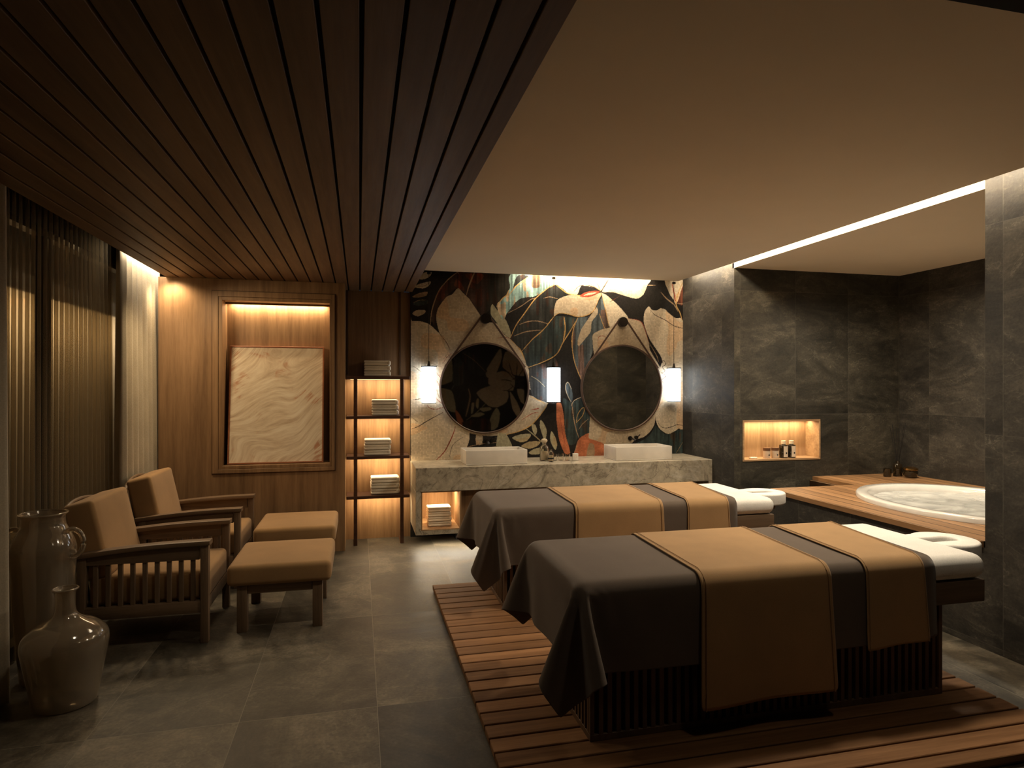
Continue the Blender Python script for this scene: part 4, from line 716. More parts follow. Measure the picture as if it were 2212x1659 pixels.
[366,386,405,425,445,464,484,503,523,542,562,582,601,621,640,660,680,699,718,735,747,754,754,753,753,753,753,753,752,755,755,751,742,727,710,690,671,651,631,612,592,573,553,533,514,494,475,455,436,416,396],
[366,386,405,425,445,464,484,503,523,542,562,582,601,621,640,660,680,699,718,734,746,754,755,752,753,753,752,752,753,755,755,751,742,727,710,690,671,651,631,612,592,573,553,533,514,494,475,455,435,416,396],
[366,386,406,425,445,464,484,503,523,543,562,582,601,621,641,660,680,699,718,735,747,754,755,753,752,753,752,753,752,755,755,751,742,727,710,690,671,651,631,612,592,573,553,533,514,494,475,455,435,416,396],
[366,386,405,425,445,464,484,503,523,542,562,582,601,621,640,660,680,699,718,734,746,753,754,753,752,753,753,752,753,755,755,751,742,727,710,690,671,651,631,612,592,573,553,533,514,494,475,455,435,416,396],
[366,386,405,425,444,464,484,503,523,542,562,581,601,621,640,660,679,699,718,734,746,754,754,752,752,752,752,753,753,755,755,751,742,727,710,690,671,651,631,612,592,573,553,533,514,494,475,455,435,416,396],
[366,386,405,425,444,464,483,503,523,542,562,581,601,621,640,660,679,699,718,734,746,754,754,753,752,753,753,753,753,755,755,751,742,727,710,690,671,651,631,612,592,573,553,533,514,494,475,455,435,416,396]]]
NR, NC = 41, 51
def cloth_mesh():
    c = np.array(CLOTH_MM)/1000.
    co = c.transpose(1, 2, 0).reshape(-1, 3)
    f = [(i*NC+j, (i+1)*NC+j, (i+1)*NC+j+1, i*NC+j+1) for i in range(NR-1) for j in range(NC-1)]
    me = bpy.data.meshes.new('blanket'); me.from_pydata(co.tolist(), [], f)
    me.polygons.foreach_set('use_smooth', [True]*len(me.polygons)); return me
ZP = .045; HW = .41; ZT = .745
def make_table():
    t = thing('massage_table', 'near massage table with white headrest on slatted walnut base, closest to camera', 'massage table', (0, 2.98, ZP), 'massage tables')
    z = -ZP
    b = MB().box(.995, 2.855, -.345, .185, 0, .50+z, .003, 1); b.build('base_core', M['black'], t)
    b = MB(); x0, x1, y0, y1 = .98, 2.87, -.36, .20
    x = x0
    while x < x1-.01:
        b.box(x, x+.020, y0, y0+.017, .03, .505+z).box(x, x+.020, y1-.017, y1, .03, .505+z); x += .0415
    y = y0+.02
    while y < y1-.02:
        b.box(x0, x0+.017, y, y+.020, .03, .505+z).box(x1-.017, x1, y, y+.020, .03, .505+z); y += .0415
    b.box(x0, x1, y0, y1, 0, .03, .002, 1)
    b.build('slatted_base', M['slat'], t)
    MB().box(.90, 3.098, -.395, .395, .505+z, .618+z, .006, 2).build('tray', M['tray'], t)
    MB().box(.895, 3.108, -HW, HW, .619+z, ZT+z, .058, 6).build('mattress', M['white'], t, 60)
    # face cradle: round horseshoe with a slot open to the mattress
    cx, r, sw = 3.275, .175, .046
    pts = []
    a0 = math.asin(.13/r)
    pts.append((3.045, .14)); pts.append((3.11, .14))
    for k in range(29):
        a = PI-a0-.15-(2*(PI-a0-.15))*k/28
        pts.append((cx+r*math.cos(a), r*math.sin(a)))
    pts.append((3.11, -.14)); pts.append((3.045, -.14)); pts.append((3.045, -sw))
    for k in range(13):
        a = -PI/2+PI*k/12; pts.append((cx+.03+sw*math.cos(a), sw*math.sin(a)))
    pts.append((3.045, sw))
    cr = MB().prism(pts, 'z', .632+z, .724+z, .014, 3).build('face_cradle', M['white'], t, 40)
    MB().box(2.95, 3.30, -.13, -.07, .600+z, .631+z, .004, 1).box(2.95, 3.30, .07, .13, .600+z, .631+z, .004, 1).build('cradle_bracket', M['tray'], t)
    return t
t1 = make_table()
OFF = 1.69
dup(t1, (0, 2.98+OFF, ZP), 'far massage table with white headrest, next to the marble counter')
cm = cloth_mesh(); cm.materials.append(M['taupe'])
def blanket(y, label):
    o = bpy.data.objects.new('blanket', cm); o.location = (0, y, .0); COL.objects.link(o)
    m = o.modifiers.new('sub', 'SUBSURF'); m.levels = 1; m.render_levels = 2
    m = o.modifiers.new('thick', 'SOLIDIFY'); m.thickness = .003; m.offset = 1
    return tag(o, label, 'blanket', 'dark blankets over the massage tables')
blanket(2.98, 'dark taupe blanket draped over the near massage table')
blanket(2.98+OFF, 'dark taupe blanket draped over the far massage table')
def runner(name, xf, xn, zend, y0, label):
    """tan cloth laid across the table; xf: left/right at far side, xn: at near side"""
    prof = []; hw = HW+.024; r = .075; zt = ZT+.022
    ny = 26
    prof.append((hw+.010, .45)); prof.append((hw+.004, .6))
    for k in range(9):
        a = k/8*PI/2; prof.append((hw-r+r*math.cos(a), zt-r+r*math.sin(a)))
    for k in range(1, 12): prof.append((hw-r-(2*hw-2*r)*k/12, zt))
    for k in range(9):
        a = PI/2+k/8*PI/2; prof.append((-hw+r+r*math.cos(a), zt-r+r*math.sin(a)))
    nz = 10
    for k in range(1, nz+1):
        zz = zt-r-(zt-r-zend)*k/nz; prof.append((-hw-.012*k/nz, zz))
    co = []; nx = 24; rng = random.Random(int(xf[0]*100))
    for i, (py, pz) in enumerate(prof):
        f = min(1, max(0, (hw-py)/(2*hw)))
        for j in range(nx+1):
            u = j/nx; X = (xf[0]*(1-f)+xn[0]*f)*(1-u)+(xf[1]*(1-f)+xn[1]*f)*u
            drop = max(0, (zt-r-pz)/.5) if py < 0 else 0
            X += (u-.5)*.03*drop
            co.append((X, py-.010*drop*math.sin(u*7+1)-.004*drop, pz-(.018*(1-u) if i == len(prof)-1 else 0)))
    W = nx+1; f = [(i*W+j, i*W+j+1, (i+1)*W+j+1, (i+1)*W+j) for i in range(len(prof)-1) for j in range(nx)]
    me = bpy.data.meshes.new(name); me.from_pydata(co, [], f); me.polygons.foreach_set('use_smooth', [True]*len(f)); me.materials.append(M['tan'])
    o = bpy.data.objects.new(name, me); o.location = (0, y0, 0); COL.objects.link(o)
    m = o.modifiers.new('sub', 'SUBSURF'); m.levels = 1; m.render_levels = 2
    m = o.modifiers.new('thick', 'SOLIDIFY'); m.thickness = .004; m.offset = 1
    tag(o, label, 'blanket', 'tan runners across the massage tables')
    # stitched hems along the long edges
    for side, u in ((0, .030), (1, .970)):
        h = MB(); pts = []
        for i in range(len(prof)):
            a = Vector(co[i*W]); c = Vector(co[i*W+nx]); pts.append(a.lerp(c, u)+Vector((0, 0, .0045 if abs(prof[i][0]) < HW-.05 else 0))+Vector((0, -.005 if prof[i][0] < 0 and prof[i][1] < zt-.03 else 0, 0)))
        h.tube(pts, .0022, 6).build('hem', M['tanedge'], o)
    return o
for k, (yy, nm) in enumerate(((2.98, 'near'), (2.98+OFF, 'far'))):
    runner('table_runner', (1.515, 2.232), (1.478, 2.152), .185, yy, 'wide tan runner laid across the middle of the %s massage table' % nm)
    runner('table_runner', (2.418, 2.838), (2.345, 2.685), .365, yy, 'narrow tan runner next to the white head end of the %s massage table' % nm)

# ================================================================ MARBLE COUNTER
YC = 6.157
c = thing('vanity_counter', 'long grey marble vanity counter with open wooden niche at its left end', 'counter', (.528, YC, 0))
L = lambda x: x-.528
MB().box(0, L(3.699), 0, .642, .58, .81, .003, 1).box(0, .050, 0, .642, .164, .5795, .003, 1).box(.0505, .48, .0005, .640, .164, .203).box(L(3.655), L(3.699), 0, .642, .164, .5795, .003, 1).build('marble_top', M['marble'], c)
nb = MB(); nb.box(.051, .064, .012, .60, .204, .578).box(.426, .442, .004, .60, .204, .578).box(.064, .426, .006, .60, .204, .214).box(.064, .426, .58, .60, .214, .578).box(.064, .426, .01, .58, .570, .578)
nb.build('open_niche', M['nichewood'], c)
MB().box(.444, L(3.22), .10, .12, .20, .578).build('back_panel', M['oak'], c)
MB().box(L(3.22), L(3.655), .55, .57, .20, .578).box(L(3.22), L(3.235), .02, .55, .20, .578).box(L(3.22), L(3.655), .02, .57, .20, .215).build('open_niche', M['oak_d'], c)
MB().box(.45, L(3.60), .42, .64, .0, .162).build('wall_bracket', M['black'], c)
def basin(x0, x1, label):
    o = thing('wash_basin', label, 'basin', ((x0+x1)/2, 6.445, .81), 'white basins on the counter'); w = (x1-x0)/2; d = .175; h = .145
    b = MB(); b.box(-w, w, -d, d, 0, .012, .003, 1)
    b.box(-w, w, -d, -d+.014, .012, h, .004, 2).box(-w, w, d-.014, d, .012, h, .004, 2).box(-w, -w+.014, -d+.014, d-.014, .012, h, .004, 2).box(w-.014, w, -d+.014, d-.014, .012, h, .004, 2)
    b.build('bowl', M['ceramic'], o); MB().cyl((0, 0, .012), (0, 0, .017), .022).build('drain', M['blackmetal'], o); return o
basin(1.035, 1.668, 'rectangular white basin under the left round mirror')
basin(2.637, 3.283, 'rectangular white basin under the right round mirror')
def faucet(x, label):
    o = thing('wall_faucet', label, 'faucet', (x, 6.799, 1.0), 'black faucets over the basins')
    MB().cyl((0, 0, 0), (0, -.012, 0), .026).build('wall_plate', M['blackmetal'], o)
    MB().tube([(0, -.01, 0), (0, -.08, .0), (0, -.12, -.002), (0, -.135, -.02)], .010).build('spout', M['blackmetal'], o)
    MB().cyl((.07, 0, .01), (.07, -.03, .01), .02).cyl((.07, -.03, .01), (.10, -.055, .045), .006).build('lever', M['blackmetal'], o)
faucet(1.345, 'black wall faucet over the left basin'); faucet(3.03, 'black wall faucet over the right basin')
# toiletries on the counter
def lotion(x, y, label, s=1.0, band=False):
    o = thing('glass_bottle', label, 'bottle', (x, y, .811))
    MB().lathe([(0, 0), (.036*s, 0), (.042*s, .008), (.042*s, .115*s), (.036*s, .135*s), (.018*s, .150*s), (.016*s, .168*s), (.012*s, .168*s), (.012*s, .150*s), (.030*s, .128*s), (.036*s, .11*s), (.036*s, .012), (0, .010)]).build('body', M['glass'], o, 50)
    MB().lathe([(0, .012), (.035*s, .012), (.035*s, .09*s), (0, .09*s)]).build('contents', M['creamcap'], o, 50)
    if band: MB().lathe([(.0425*s, .03), (.0428*s, .03), (.0428*s, .045), (.0425*s, .045)]).build('band', M['black'], o)
    return o
o = lotion(1.90, 6.45, 'tall cream glass bottle with stopper, left of the other toiletries on the counter', 1.15)
MB().lathe([(0, .165), (.014, .165), (.016, .19), (.030, .20), (.034, .215), (.026, .232), (0, .236)]).build('stopper', M['creamcap'], o, 50)
lotion(1.945, 6.36, 'small clear bottle with black band in front of the tall cream bottle', .75, True)
for k, (x, y, lb) in enumerate(((2.01, 6.44, 'clear glass tumbler right beside the cream bottles'), (2.085, 6.46, 'clear glass tumbler in the middle of three between the basins'), (2.15, 6.43, 'clear glass tumbler nearest the small white box'))):
    o = MB().lathe([(0, 0), (.027, 0), (.030, .07), (.027, .07), (.024, .006), (0, .006)], seg=28).build('tumbler', M['glass'], None, 50, (x, y, .811)); tag(o, lb, 'glass', 'tumblers on the marble counter')
o = thing('soap_box', 'small white box with grey ring mark standing on the counter', 'box', (2.225, 6.39, .811), rz=-.2)
MB().box(-.03, .03, -.018, .018, 0, .078, .004, 2).build('carton', M['ceramic'], o)
MB().tube([(.012*math.cos(a), -.0185, .045+.014*math.sin(a)) for a in np.linspace(0, 2*PI, 20)[:-1]], .0016, 6, True).build('ring_mark', M['label'], o)

# ================================================================ MIRRORS
def mirror(x, label):
    z = 1.58; o = thing('round_mirror', label, 'mirror', (x, 6.80, z), 'round mirrors on the mural'); r = .495
    MB().lathe([(r-.018, 0), (r-.018, .034), (r-.012, .040), (r, .038), (r, 0)], seg=96).build('mirror_frame', M['bronze'], o, 40)
    g = MB().cyl((0, 0, .018), (0, 0, .026), r-.016, seg=96).build('mirror_glass', MIR, o, 40)
    for ch in (o.children if False else [q for q in bpy.data.objects if q.parent == o]): ch.rotation_euler = (PI/2, 0, 0)
    MB().cyl((.005, -.004, .752), (.005, -.055, .752), .056, seg=40).build('peg', M['blackmetal'], o)
    for s in (-1, 1):
        a = R(27); px, pz = s*r*math.cos(a)*1.004, r*math.sin(a)*1.004
        d = Vector((px-s*.045, 0, pz-.775)); 
        MB().box(-.0035, .0035, -.010, .010, 0, d.length, .001, 1, Matrix.Translation((.005+s*.045, -.03, .775)) @ d.to_track_quat('Z', 'Y').to_matrix().to_4x4()).build('strap', M['bronze'], o)
    return o
MIR = simple('mirror_silver', (.43, .40, .35), .02, metal=1.0, noise=.001)
mirror(1.327, 'round mirror hung from a strap and peg, left one, over the left basin')
mirror(2.922, 'round mirror hung from a strap and peg, right one, over the right basin')

# ================================================================ PENDANT LAMPS
def pendant(x, label, zt=1.80):
    o = thing('pendant_lamp', label, 'pendant lamp', (x, 6.70, ZC), 'pendant lamps before the mural')
    b = .375; z1 = zt-ZC; z0 = z1-b
    MB().cyl((0, 0, -.022), (0, 0, .0), .020).build('canopy', M['blackmetal'], o)
    MB().cyl((0, 0, z1+.06), (0, 0, .249), .0028, seg=8).build('cable', M['blackmetal'], o)
    MB().cyl((0, 0, z1+.012), (0, 0, z1+.06), .018, .008).cyl((0, 0, z1), (0, 0, z1+.012), .082, seg=40).build('top_cap', M['blackmetal'], o)
    pr_ = [(.0, z0)]
    m = MB(); seg = 36; pts = []
    for k in range(seg*2):
        a = PI*k/seg; rr = .073 if k % 2 else .0705; pts.append((rr*math.cos(a), rr*math.sin(a)))
    m.prism(pts, 'z', z0, z1).build('glass_shade', M['lampglass'], o)
    MB().cyl((0, 0, z0-.008), (0, 0, z0), .076, seg=40).build('bottom_cap', M['blackmetal'], o)
    return o
pendant(.712, 'glowing cylinder pendant lamp left of the left mirror', 1.802)
pendant(2.082, 'glowing cylinder pendant lamp hanging between the two mirrors', 1.802)
pendant(3.531, 'glowing cylinder pendant lamp at the stone wall right of the right mirror', 1.802)

# ================================================================ SHELF UNIT AND TOWELS
o = thing('towel_shelf', 'dark open shelf unit with four shelves in the recess beside the counter', 'shelf unit', (0, 6.58, 0))
SZ = (1.70, 1.30, .895, .495)
for x in (-.036, .424):
    MB().box(x-.018, x+.018, -.018, .018, 0, SZ[0]-.03, .003, 1).build('post', M['shelfwood'], o)
    MB().box(x-.018, x+.018, .018, .262, 0, .02, .003, 1).build('foot', M['shelfwood'], o)
for z in SZ:
    s = MB().box(-.125, .500, -.022, .262, z-.03, z, .003, 1).build('shelf', M['shelfwood'], o)
    MB().box(-.09, .46, .222, .240, z-.0325, z-.0302).build('light_strip', M['leddim'], s)
def towel_part():
    """folded terry towel: a rounded U of three layers"""
    w, d, h = .134, .10, .052
    t = MB(); n = 0
    t.box(-w, w-.01, -d, d, 0, .0235, .0105, 4).box(-w, w-.01, -d+.006, d, .0265, h, .0105, 4).box(-w+.01, w-.02, -d+.012, d-.012, .015, .035)
    t.box(w-.034, w, -d, d, .0005, h-.0005, .016, 5)
    return t
tw = towel_part().build('folded_towel', M['towel'], None, 60)
first = True
def put_towel(x, y, z, label, group, rz=0.0, sc=1.0):
    global first
    o = tw if first else tw.copy()
    if not first: COL.objects.link(o)
    first = False
    o.location = (x, y, z); o.rotation_euler = (0, 0, rz); o.scale = (sc, sc, sc); tag(o, label, 'towel', group)
rng = random.Random(4)
for s, (z, x, nm) in enumerate(zip(SZ, (.184, .258, .184, .258), ('top shelf', 'second shelf from the top', 'third shelf from the top', 'lowest shelf'))):
    h = .052 if s < 3 else .056
    for k, pos in enumerate(('bottom', 'middle', 'top')):
        put_towel(x+rng.uniform(-.004, .004), 6.72, z+.001+k*.0545*(h/.052), '%s towel of the cream stack on the %s' % (pos, nm), 'folded cream towels on the %s' % nm, rng.uniform(-.02, .02), h/.052 if s == 3 else 1)
for k, pos in enumerate(('bottom towel', 'second towel from the bottom', 'third towel from the bottom', 'topmost towel')):
    put_towel(.775+rng.uniform(-.004, .004), 6.36, .216+k*.0475, '%s of the cream stack in the niche of the marble counter' % pos, 'folded cream towels in the counter niche', rng.uniform(-.02, .02), .87+.13*0)

# ================================================================ PAINTING IN THE RECESS
def art_mat():
    m = bpy.data.materials.new('swirl_painting'); N = NT(m)
    tc = N.n('ShaderNodeTexCoord').outputs['Object']
    big = N.n('ShaderNodeTexNoise', i={'Vector': tc, 'Scale': 1.3, 'Detail': 1.0, 'Distortion': .4}).outputs[0]
    sp = N.n('ShaderNodeSeparateXYZ', i={0: tc})
    ph = N.m('ADD', N.m('MULTIPLY', big, 2.6), N.m('ADD', N.m('MULTIPLY', sp.outputs[0], -1.3), N.m('MULTIPLY', sp.outputs[2], 2.4)))
    cv = N.n('ShaderNodeCombineXYZ', i={0: N.m('MULTIPLY', ph, 3.0), 1: N.m('MULTIPLY', sp.outputs[0], 1.2), 2: N.m('MULTIPLY', sp.outputs[2], .5)}).outputs[0]
    ln = N.n('ShaderNodeTexNoise', i={'Vector': cv, 'Scale': 3.0, 'Detail': 7.0, 'Roughness': .62}).outputs[0]
    c = N.ramp(ln, [(.32, (.52, .385, .26)), (.48, (.70, .57, .41)), (.64, (.82, .71, .54))])
    o2 = N.n('ShaderNodeTexNoise', i={'Vector': tc, 'Scale': 4.2, 'Detail': 3.0, 'Distortion': 1.0}).outputs[0]
    msk = N.m('MULTIPLY', N.ramp(o2, [(.58, 0), (.66, 1)]), N.ramp(ln, [(.40, 1), (.52, 0)]))
    c = N.mix(N.m('MULTIPLY', msk, .75), c, (.50, .20, .09))
    N.link(c, N.b.inputs['Base Color']); N.b.inputs['Roughness'].default_value = .6; N.bump(ln, .4, .004)
    return m
o = thing('swirl_painting', 'beige abstract swirl painting leaning in the lit wall recess', 'painting', (-.772, 6.435, .862)); o.rotation_euler = (R(-7.0), 0, 0)
W, H = .434, 1.135
MB().box(-W+.0145, W-.0145, .002, .030, .0145, H-.0145).build('canvas', art_mat(), o)
rect_frame(MB(), -W, W, 0, H, .014, .014, .014, .014, -.006, .034).build('painting_frame', M['frame'], o)
ls = MB().box(-1.17, -.35, 6.592, 6.612, 2.397, 2.3995).build('light_strip', M['led']); tag(ls, 'warm light strip hidden at the top of the picture recess', 'light strip')

# ================================================================ LOUNGE CHAIRS
def cushion(x0, x1, y0, y1, z0, z1, bev, crown=.012, mat=None):
    m = MB(); b = bmesh.new(); bmesh.ops.create_cube(b, size=1)
    for v in b.verts: v.co = ((x0+x1)/2+v.co.x*(x1-x0), (y0+y1)/2+v.co.y*(y1-y0), (z0+z1)/2+v.co.z*(z1-z0))
    bmesh.ops.bevel(b, geom=b.edges[:], offset=bev, segments=5, profile=.5, affect='EDGES')
    bmesh.ops.subdivide_edges(b, edges=[e for e in b.edges if e.calc_length() > .15], cuts=6, use_grid_fill=True)
    for v in b.verts:
        fx = 1-((v.co.x-(x0+x1)/2)/((x1-x0)/2))**2; fy = 1-((v.co.y-(y0+y1)/2)/((y1-y0)/2))**2
        if v.co.z > z1-bev: v.co.z += crown*max(0, fx)*max(0, fy)
    if mat is not None: bmesh.ops.transform(b, matrix=mat, verts=b.verts)
    m._add(b); return m
def make_chair(loc, label):
    t = thing('lounge_chair', label, 'chair', loc, 'wooden lounge chairs at the curtain')
    X = lambda x: x+1.27       # plan x of the photo's chair -> local
    for s, yo in ((-1, -.35), (1, .35)):
        yi = yo-s*.05; ya, yb = min(yo, yi), max(yo, yi)
        # arm board, gently sloping to the back and bowed
        n = 12; up = []; dn = []
        for k in range(n+1):
            u = k/n; x = -1.665+u*(1.665-.905); zz = .590+.046*u+.012*math.sin(PI*u)
            up.append((X(x), zz)); dn.append((X(x), zz-.028))
        ar = MB().prism(up+dn[::-1], 'y', yo-s*.075 if s > 0 else yo-.012, yo+.012 if s > 0 else yo+.075, .004, 2).build('armrest', M['chairwood'], t)
        up2 = [(x, z-.0285) for x, z in up[1:-1]]; dn2 = [(x, .520) for x, z in up[1:-1]]
        MB().prism(up2+dn2[::-1], 'y', ya+.008, yb-.008).build('arm_rail', M['chairwood'], t)
        MB().box(X(-.962), X(-.915), ya, yb, 0, .608, .004, 2).build('leg', M['legwood'], t)
        mt = Matrix.Translation((X(-1.635), 0, 0)) @ Euler((0, R(2), 0)).to_matrix().to_4x4()
        MB().box(-.024, .024, ya, yb, 0, .572, .004, 2, mt).build('leg', M['legwood'], t)
        MB().box(X(-1.62), X(-.96), ya+.006, yb-.006, .188, .262, .004, 2).build('side_rail', M['chairwood'], t)
        for k in range(9):
            x = -1.548+k*.0675
            MB().box(X(x)-.013, X(x)+.013, ya+.014, yb-.014, .261, .521, .002, 1).build('slat', M['legwood'], t)
    MB().box(X(-.955), X(-.925), -.30, .30, .188, .262, .004, 2).build('front_rail', M['legwood'], t)
    MB().box(X(-1.64), X(-1.61), -.30, .30, .188, .262, .004, 2).build('back_rail', M['legwood'], t)
    MB().box(X(-1.60), X(-.96), -.295, .295, .205, .250, .01, 2).build('seat_base', M['seat'], t)
    cushion(X(-1.60), X(-.925), -.292, .292, .252, .440, .032, .012).build('seat_cushion', M['seat'], t, 60)
    # back cushion: leans back
    ang = R(-12.5)
    mt = Matrix.Translation((X(-1.475), 0, .440)) @ Euler((0, ang, 0)).to_matrix().to_4x4()
    cushion(-.175, 0, -.298, .298, 0, .478, .026, .0, mt).build('back_cushion', M['seat'], t, 60)
    # bowed wooden back frame with bars
    bf = MB(); pts = []
    for k in range(17):
        u = k/16; y = -.335+.67*u; pts.append((X(-1.735)-.030*math.sin(PI*u), y, .800+.070*math.sin(PI*u)**.6))
    bf.tube(pts, .013, 8)
    for y in (-.33, .33): bf.tube([(X(-1.650), y, .20), (X(-1.685), y, .50), (X(-1.735), y, .805)], .019, 8)
    for k in range(7):
        y = -.24+.08*k; u = (y+.335)/.67
        bf.tube([(X(-1.635), y, .22), (X(-1.68), y, .50), (X(-1.735)-.030*math.sin(PI*u), y, .80+.070*math.sin(PI*u)**.6)], .009, 6)
    bf.build('backrest_frame', M['legwood'], t, 60)
    return t
ch = make_chair((-1.27, 4.65, 0), 'wooden lounge chair with tan cushions, nearer one, behind the glass vases')
dup(ch, (-1.27, 5.74, 0), 'wooden lounge chair with tan cushions, farther one, against the oak wall')
def make_ottoman(loc, label):
    t = thing('ottoman', label, 'ottoman', loc, 'tan ottomans')
    cushion(-.325, .325, -.345, .345, .305, .440, .034, .010).build('cushion', M['seat'], t, 60)
    for sx in (-1, 1):
        for sy in (-1, 1):
            MB().box(sx*.235-.032, sx*.235+.032, sy*.285-.030, sy*.285+.030, 0, .3045, .004, 2).build('leg', M['legwood'], t)
    for sy in (-1, 1): MB().box(-.203, .203, sy*.285-.018, sy*.285+.018, .245, .3045, .003, 1).build('apron', M['chairwood'], t)
    for sx in (-1, 1): MB().box(sx*.235-.018, sx*.235+.018, -.255, .255, .245, .3045, .003, 1).build('apron', M['legwood'], t)
    return t
ot = make_ottoman((-.505, 4.735, 0), 'tan square ottoman before the nearer lounge chair')
dup(ot, (-.515, 5.84, 0), 'tan square ottoman before the farther lounge chair, near the shelf')

# ================================================================ GLASS VASES
def vase_mat():
    m = bpy.data.materials.new('smoked_glass'); N = NT(m); b = N.b
    b.inputs['Base Color'].default_value = (.62, .52, .38, 1); b.inputs['Transmission Weight'].default_value = .84; b.inputs['Roughness'].default_value = .10; b.inputs['IOR'].default_value = 1.42
    b.inputs['Coat Weight'].default_value = .6; b.inputs['Coat Roughness'].default_value = .05
    tc = N.n('ShaderNodeTexCoord').outputs['Object']; nz = N.n('ShaderNodeTexNoise', i={'Vector': tc, 'Scale': 7.0, 'Detail': 2.0}).outputs[0]; N.bump(nz, .15, .01)
    return m
VM = vase_mat()
def vase(name, prof, loc, label, th=.006):
    inner = [(max(0, r-th), z+(th if k == 0 else 0)) for k, (r, z) in enumerate(prof)][::-1]
    t = thing(name, label, 'vase', loc)
    MB().lathe([(0, prof[0][1])]+prof+[(inner[0][0], inner[0][1]+.001)]+inner[1:]+[(0, prof[0][1]+th)], seg=64).build('glass_body', VM, t, 70)
    return t
def spl(P, n=5):
    P = np.array(P, float); Q = np.vstack([2*P[0]-P[1], P, 2*P[-1]-P[-2]]); out = []
    for k in range(1, len(Q)-2):
        p0, p1, p2, p3 = Q[k-1:k+3]
        for j in range(n):
            u = j/n; q = .5*(2*p1+(p2-p0)*u+(2*p0-5*p1+4*p2-p3)*u*u+(3*p1-p0-3*p2+p3)*u**3); out.append((max(.001, q[0]), q[1]))
    out.append(tuple(P[-1])); return out
v = vase('tall_glass_vase', spl([(.098, 0), (.106, .012), (.114, .10), (.134, .35), (.148, .58), (.153, .68), (.151, .725), (.135, .775), (.112, .825), (.103, .85), (.102, .885), (.112, .905)]), (-1.675, 3.97, 0), 'tall brownish glass jar with ring handles behind the round glass bottle')
MB().tube([(.110*math.cos(a), .110*math.sin(a), .905) for a in np.linspace(0, 2*PI, 49)[:-1]], .006, 8, True).build('rim', VM, v, 70)
for s in (0.0, PI):
    hd = MB(); pts = [(.152+.058*math.cos(a)+.004, 0, .745+.074*math.sin(a)) for a in np.linspace(-PI*.72, PI*.72, 22)]
    hd.tube(pts, .014, 10); h = hd.build('handle', VM, v, 70); h.rotation_euler = (0, 0, s-.2)
v = vase('round_glass_bottle', spl([(.128, 0), (.140, .010), (.150, .06), (.166, .16), (.186, .27), (.190, .315), (.178, .355), (.135, .395), (.085, .420), (.055, .445), (.045, .475), (.043, .52), (.046, .558), (.056, .575)]), (-1.445, 3.655, 0), 'bulbous brownish glass bottle vase, the lower one in front, on the slate floor')
MB().tube([(.054*math.cos(a), .054*math.sin(a), .575) for a in np.linspace(0, 2*PI, 41)[:-1]], .0055, 8, True).build('rim', VM, v, 70)

# ================================================================ CURTAINS
def drape(name, y0, y1, xc, z0, z1, folds, amp, mat, label, spread=0.0, seed=1, th=.003):
    rng = random.Random(seed); n = int(folds*14); nz = 14; co = []
    ph = [rng.uniform(-.6, .6) for _ in range(int(folds)+3)]
    for i in range(nz+1):
        v = i/nz; z = z1-(z1-z0)*v
        for k in range(n+1):
            u = k/n; f = u*folds; a = ph[int(f)]*(1-(f-int(f)))+ph[int(f)+1]*(f-int(f))
            wv = math.sin(2*PI*f+a)
            y = y0+(y1-y0)*u+spread*v*(u-.2)+.35*amp*math.sin(4*PI*f+a)*.3
            co.append((xc+amp*wv*(.8+.35*v)+.01*v*math.sin(5*u+seed), y, z))
    W = n+1; f = [(i*W+k, i*W+k+1, (i+1)*W+k+1, (i+1)*W+k) for i in range(nz) for k in range(n)]
    me = bpy.data.meshes.new(name); me.from_pydata(co, [], f); me.polygons.foreach_set('use_smooth', [True]*len(f)); me.materials.append(mat)
    o = bpy.data.objects.new(name, me); COL.objects.link(o)
    m = o.modifiers.new('thick', 'SOLIDIFY'); m.thickness = th; m.offset = 0
    return tag(o, label, 'curtain')
drape('drape', 5.66, 6.64, -1.862, .01, 2.80, 8, .058, M['drape'], 'heavy beige drape gathered beside the oak panelled wall', seed=5)
drape('drape', 2.30, 3.79, -1.765, .01, 2.80, 11, .052, M['drape'], 'heavy beige drape at the left edge of the view behind the tall jar', seed=8)
def sheer_mat():
    m = bpy.data.materials.new('sheer_fabric'); N = NT(m)
    tr = N.n('ShaderNodeBsdfTransparent', i={'Color': (.92, .88, .80, 1)}).outputs[0]; tl = N.n('ShaderNodeBsdfTranslucent', i={'Color': (.34, .30, .24, 1)}).outputs[0]
    df = N.n('ShaderNodeBsdfDiffuse', i={'Color': (.22, .19, .15, 1)}).outputs[0]
    a = N.n('ShaderNodeMixShader', i={0: .5, 1: tl, 2: df}).outputs[0]
    lw = N.n('ShaderNodeLayerWeight', i={'Blend': .35}).outputs['Facing']
    f = N.m('ADD', .10, N.m('MULTIPLY', N.m('POWER', lw, 1.5), .85), clamp=True)
    mx = N.n('ShaderNodeMixShader', i={0: f, 1: tr, 2: a}).outputs[0]; N.link(mx, N.out.inputs[0]); return m
drape('sheer_curtain', 3.78, 5.76, -1.952, .01, 2.80, 26, .022, sheer_mat(), 'sheer grey curtain before the dark window between the two drapes', seed=3, th=.001)
struct(MB().box(-1.96, -1.76, 1.0, 6.38, 2.805, 2.83).build('trim_curtain_track', M['black']))

